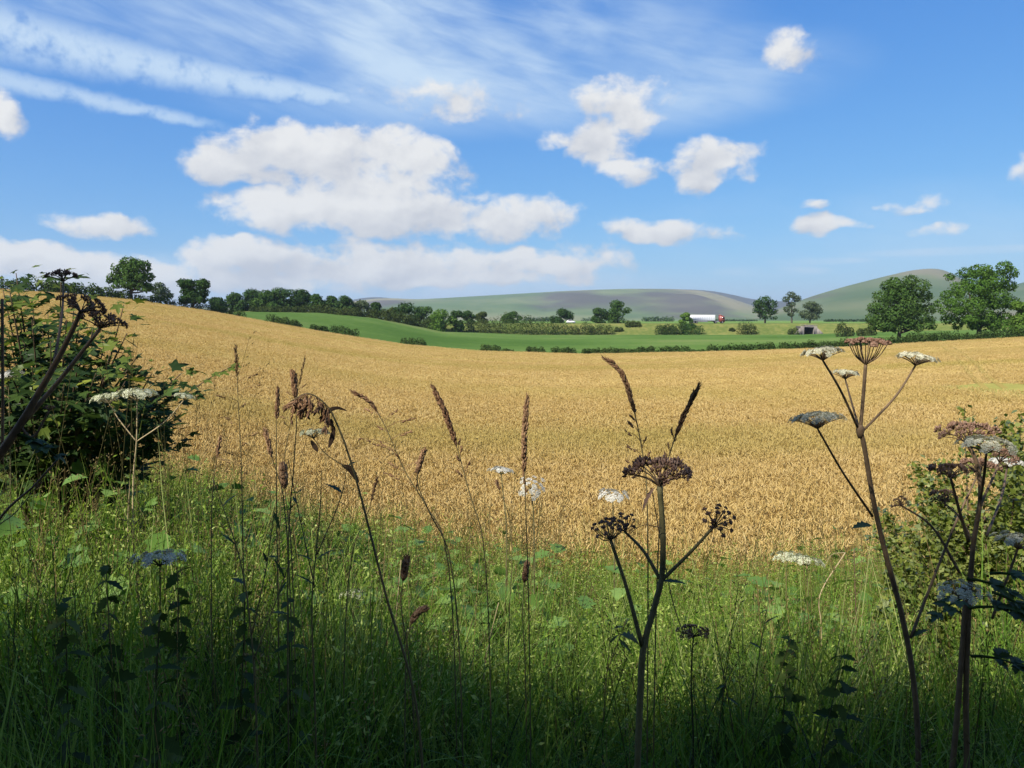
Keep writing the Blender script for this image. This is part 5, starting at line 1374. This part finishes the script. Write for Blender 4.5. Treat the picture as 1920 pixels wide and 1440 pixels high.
# nettles in the dark left foreground
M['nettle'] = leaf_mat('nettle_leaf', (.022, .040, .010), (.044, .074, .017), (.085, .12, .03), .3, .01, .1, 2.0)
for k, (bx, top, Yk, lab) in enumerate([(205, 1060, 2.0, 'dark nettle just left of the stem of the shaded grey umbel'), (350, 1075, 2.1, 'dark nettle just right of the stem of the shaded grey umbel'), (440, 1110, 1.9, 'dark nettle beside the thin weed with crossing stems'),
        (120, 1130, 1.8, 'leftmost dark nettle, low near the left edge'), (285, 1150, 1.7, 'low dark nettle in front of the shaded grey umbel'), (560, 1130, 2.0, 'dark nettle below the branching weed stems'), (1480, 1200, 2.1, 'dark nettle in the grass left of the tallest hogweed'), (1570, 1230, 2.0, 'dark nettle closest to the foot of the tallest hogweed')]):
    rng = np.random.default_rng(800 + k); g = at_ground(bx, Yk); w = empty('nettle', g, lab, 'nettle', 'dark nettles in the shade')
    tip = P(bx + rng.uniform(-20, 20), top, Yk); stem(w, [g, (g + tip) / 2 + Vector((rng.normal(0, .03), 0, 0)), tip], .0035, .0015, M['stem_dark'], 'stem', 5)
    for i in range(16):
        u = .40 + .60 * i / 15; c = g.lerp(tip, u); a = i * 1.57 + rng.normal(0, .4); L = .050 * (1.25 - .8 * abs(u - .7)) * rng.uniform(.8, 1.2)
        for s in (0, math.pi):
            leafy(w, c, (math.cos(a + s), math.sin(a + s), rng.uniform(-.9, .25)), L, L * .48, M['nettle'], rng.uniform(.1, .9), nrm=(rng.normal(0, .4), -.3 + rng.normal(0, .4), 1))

# ------------------------------------------------------------------ field maple bush on the left
M['maple'] = leaf_mat('maple_leaf', (.028, .056, .016), (.062, .110, .024), (.26, .30, .045), .40, .06, .08, 1.2, .5, .4)
M['maple_wood'] = plain_mat('maple_twig', (.10, .07, .045), .8, .3, 20.0, .15)
def maple_mesh(seed):
    rng = np.random.default_rng(seed); pts = [(0, 0)]
    lob = [(-2.15, .62), (-1.05, .92), (0, 1.12), (1.05, .92), (2.15, .62)]
    out = []
    for k, (a, L) in enumerate(lob):
        a += rng.normal(0, .05); L *= rng.uniform(.92, 1.08)
        out += [(a - .22, L * .70), (a - .06, L * .86), (a, L), (a + .06, L * .86), (a + .22, L * .70)]
        if k < 4: out.append(((a + lob[k + 1][0]) / 2, .44))
    V = [(0, 0, 0)]
    for a, L in out:
        x, y = math.sin(a) * L, math.cos(a) * L + .25
        V.append((x, y, .12 * abs(x) - .22 * (L ** 2) * .6 + rng.normal(0, .02)))
    n = len(out); T = [(0, 1 + i + 1, 1 + i) for i in range(n - 1)]
    mb = MB(); mb.add(np.array(V), None, T, .5); mb.add([(-.02, 0, 0), (.02, 0, 0), (.015, -.7, -.1), (-.015, -.7, -.1)], [(0, 1, 2, 3)], None, .9)
    return mb
MV = [maple_mesh(s) for s in range(3)]
Yb = 4.4; base = Vector((P(95, 900, Yb + .3).x, Yb + .3, 0)); base.z = hs1(base.x, base.y)
maple = empty('field_maple', base, 'bushy field maple with lobed leaves leaning in from the left edge', 'maple bush')
rng = np.random.default_rng(42)
# leafy shoots: (tip px, tip py, dy, droop) grown from the crown of the stool
SH = [(30, 512, .1), (18, 545, -.2), (60, 560, .3), (115, 515, .2), (125, 600, -.3), (60, 600, -.4), (175, 615, 0), (232, 572, .1), (238, 625, -.1), (15, 620, .2), (95, 640, -.5), (150, 660, -.4), (205, 668, -.3), (255, 672, .0),
      (285, 700, .2), (235, 715, -.4), (180, 700, -.6), (60, 690, -.6), (20, 700, -.5), (120, 720, -.7), (300, 745, .1), (340, 735, .25), (275, 755, -.3), (330, 780, 0), (310, 800, -.2), (55, 770, -.5), (20, 800, -.4), (340, 700, .5), (100, 760, -.4), (260, 790, -.1),
      (-40, 540, 0), (-60, 600, -.3), (-50, 690, -.4), (-60, 780, -.3), (330, 830, .1), (10, 660, -.1), (140, 560, .4), (200, 640, .4), (290, 730, .5), (80, 620, .1), (35, 590, .3), (5, 540, .3), (90, 590, .2), (150, 600, .1), (45, 640, 0), (10, 740, -.3), (130, 680, -.2), (170, 740, -.5), (210, 780, -.5), (290, 800, -.1), (250, 700, .3), (165, 630, .5), (70, 660, .3)]
tips = []; twigs = MB()
for k, (px, py, dy) in enumerate(SH):
    tip = np.array(P(px, py, Yb + dy)) ; b0 = np.array(base)
    start = b0 + np.array([(tip[0] - b0[0]) * .25, (tip[1] - b0[1]) * .25, .75 + .1 * rng.normal()])
    mid = (start + tip) / 2 + np.array([0, 0, .14])
    sh = MB(); q = spline([b0 - b0, start - b0, mid - b0, tip - b0], 7); tube(sh, q, np.linspace(.020, .0025, len(q)), 6); sh.build('branch', M['maple_wood'], maple, smooth=True)
    nl = 40
    for i in range(nl):
        u = rng.uniform(.50, 1.0) if i > 3 else 1.0
        c = np.array([np.interp(u, np.linspace(0, 1, len(q)), q[:, j]) for j in range(3)])
        o = unit(rng, 1)[0] * np.array([1, 1, .55]); r = rng.uniform(.03, .17) * (1.15 - .6 * (u - .5))
        pos = c + o * r; f = o * np.array([1, 1, .2]) + (tip - mid) * .6; f /= np.linalg.norm(f)
        nr = np.array([rng.normal(0, .42), rng.normal(-.25, .42), 1.0]); nr /= np.linalg.norm(nr)
        young = u > .93 and py < 720 and rng.random() < .75  # sunlight on the upper tips, put into a lighter leaf tint
        sz = rng.uniform(.028, .085) * (.7 if young else 1.0)
        tips.append((pos, f, nr, sz, (.85 if young else rng.uniform(.05, .55)), u))
sprig = [(430, 690), (415, 697), (400, 700), (385, 712), (365, 735), (360, 725), (345, 735), (437, 683), (352, 742), (372, 742)]
stemq = spline([tuple(P(*a, Yb) - base) for a in ((290, 745), (345, 738), (395, 708), (440, 684))], 6); sh = MB(); tube(sh, stemq, np.linspace(.005, .002, len(stemq)), 5); sh.build('branch', M['maple_wood'], maple)
for (px, py) in sprig:
    tips.append((np.array(P(px, py, Yb) - base), np.array([.8, -.4, -.2]), np.array([0, -.5, 1.0]) / 1.118, .045, .85 if px > 380 else .3, 1))
def leaf_matrix(pos, f, nr, sz):
    s = np.cross(f, nr); s /= np.linalg.norm(s); f2 = np.cross(nr, s)
    return np.stack([s * sz, f2 * sz, nr * sz], 1)
order = sorted(range(len(tips)), key=lambda i: tips[i][0][1] + base.y - 2.2 * tips[i][3] * 10)
single = set(order[:290])
lm = {}
for ti in range(5):
    for v in range(3):
        mb = MB(); Vv = np.concatenate(MV[v].v); mb.add(Vv, np.concatenate(MV[v].q), np.concatenate(MV[v].t), .1 + .2 * ti); lm[(ti, v)] = mb.mesh('leaf', M['maple'])
rest = MB()
for i, (pos, f, nr, sz, tint, u) in enumerate(tips):
    A = leaf_matrix(pos, f, nr, sz); v = i % 3
    if i in single:
        o = link('leaf', lm[(min(4, int(tint * 5)), v)], maple)
        o.matrix_local = Matrix([[*A[0], pos[0]], [*A[1], pos[1]], [*A[2], pos[2]], [0, 0, 0, 1]])
    else:
        Vv = np.concatenate(MV[v].v) @ A.T + pos; rest.add(Vv, np.concatenate(MV[v].q), np.concatenate(MV[v].t), tint)
ro = rest.build('leaves', M['maple'], maple); ro['kind'] = 'stuff'

# ------------------------------------------------------------------ hawthorn on the right edge
M['thorn'] = leaf_mat('hawthorn_leaf', (.060, .095, .016), (.150, .190, .030), (.28, .30, .065), .4, .1, .15, .9)
Yh = 3.6; b = Vector((P(1880, 1200, Yh).x, Yh, 0)); b.z = hs1(b.x, b.y)
haw = empty('hawthorn', b, 'sunlit yellow-green hawthorn bush at the right edge behind the dark hogweed', 'hawthorn bush')
rng = np.random.default_rng(8); fol = MB()
HT = [(1808, 762, .3), (1835, 800, .1), (1915, 775, .2), (1880, 790, 0), (1945, 800, .1), (1870, 850, .2), (1910, 850, -.2), (1740, 895, .2), (1725, 935, .1), (1760, 960, 0), (1700, 990, -.1), (1690, 1040, -.2), (1735, 1020, -.1), (1780, 1000, .2), (1830, 960, .2),
      (1870, 940, 0), (1905, 950, -.1), (1920, 1040, -.2), (1860, 1050, .1), (1800, 1080, -.1), (1740, 1100, -.2), (1690, 1110, -.2), (1720, 1160, -.3), (1780, 1170, -.2), (1850, 1150, -.2), (1910, 1150, -.3), (1900, 1250, -.4), (1840, 1260, -.3), (1780, 1260, -.4), (1930, 900, .2),
      (1960, 1000, 0), (1970, 900, 0), (1665, 1075, -.1), (1650, 1140, -.3), (1700, 1220, -.4), (1640, 1000, .3), (1660, 960, .4), (1720, 870, .5), (1765, 870, .4), (1905, 815, .3)]
for k, (px, py, dy) in enumerate(HT):
    tip = np.array(P(px, py, Yh + dy)) - np.array(b); q = spline([(rng.normal(0, .1), rng.normal(0, .1), 0), tip * np.array([.45, .45, .55]) + rng.normal(0, .05, 3), tip], 6)
    br = MB(); tube(br, q, np.linspace(.012, .0015, len(q)), 5); br.build('branch', M['maple_wood'], haw)
    n = 620 if k > 2 else 240; u = rng.uniform(.5, 1.0, n); c = np.stack([np.interp(u, np.linspace(0, 1, len(q)), q[:, j]) for j in range(3)], -1)
    p = c + unit(rng, n) * (rng.uniform(0, .13, n) * (1.5 - u))[:, None]; nr = unit(rng, n) + np.array([0, -.1, .9]); nr /= np.linalg.norm(nr, axis=1)[:, None]
    cards(fol, p, nr, rng.uniform(.010, .021, n), rng, np.clip(rng.normal(.5, .2, n), 0, 1), aspect=.6, bend=.15)
fo = fol.build('leaves', M['thorn'], haw); fo['kind'] = 'stuff'
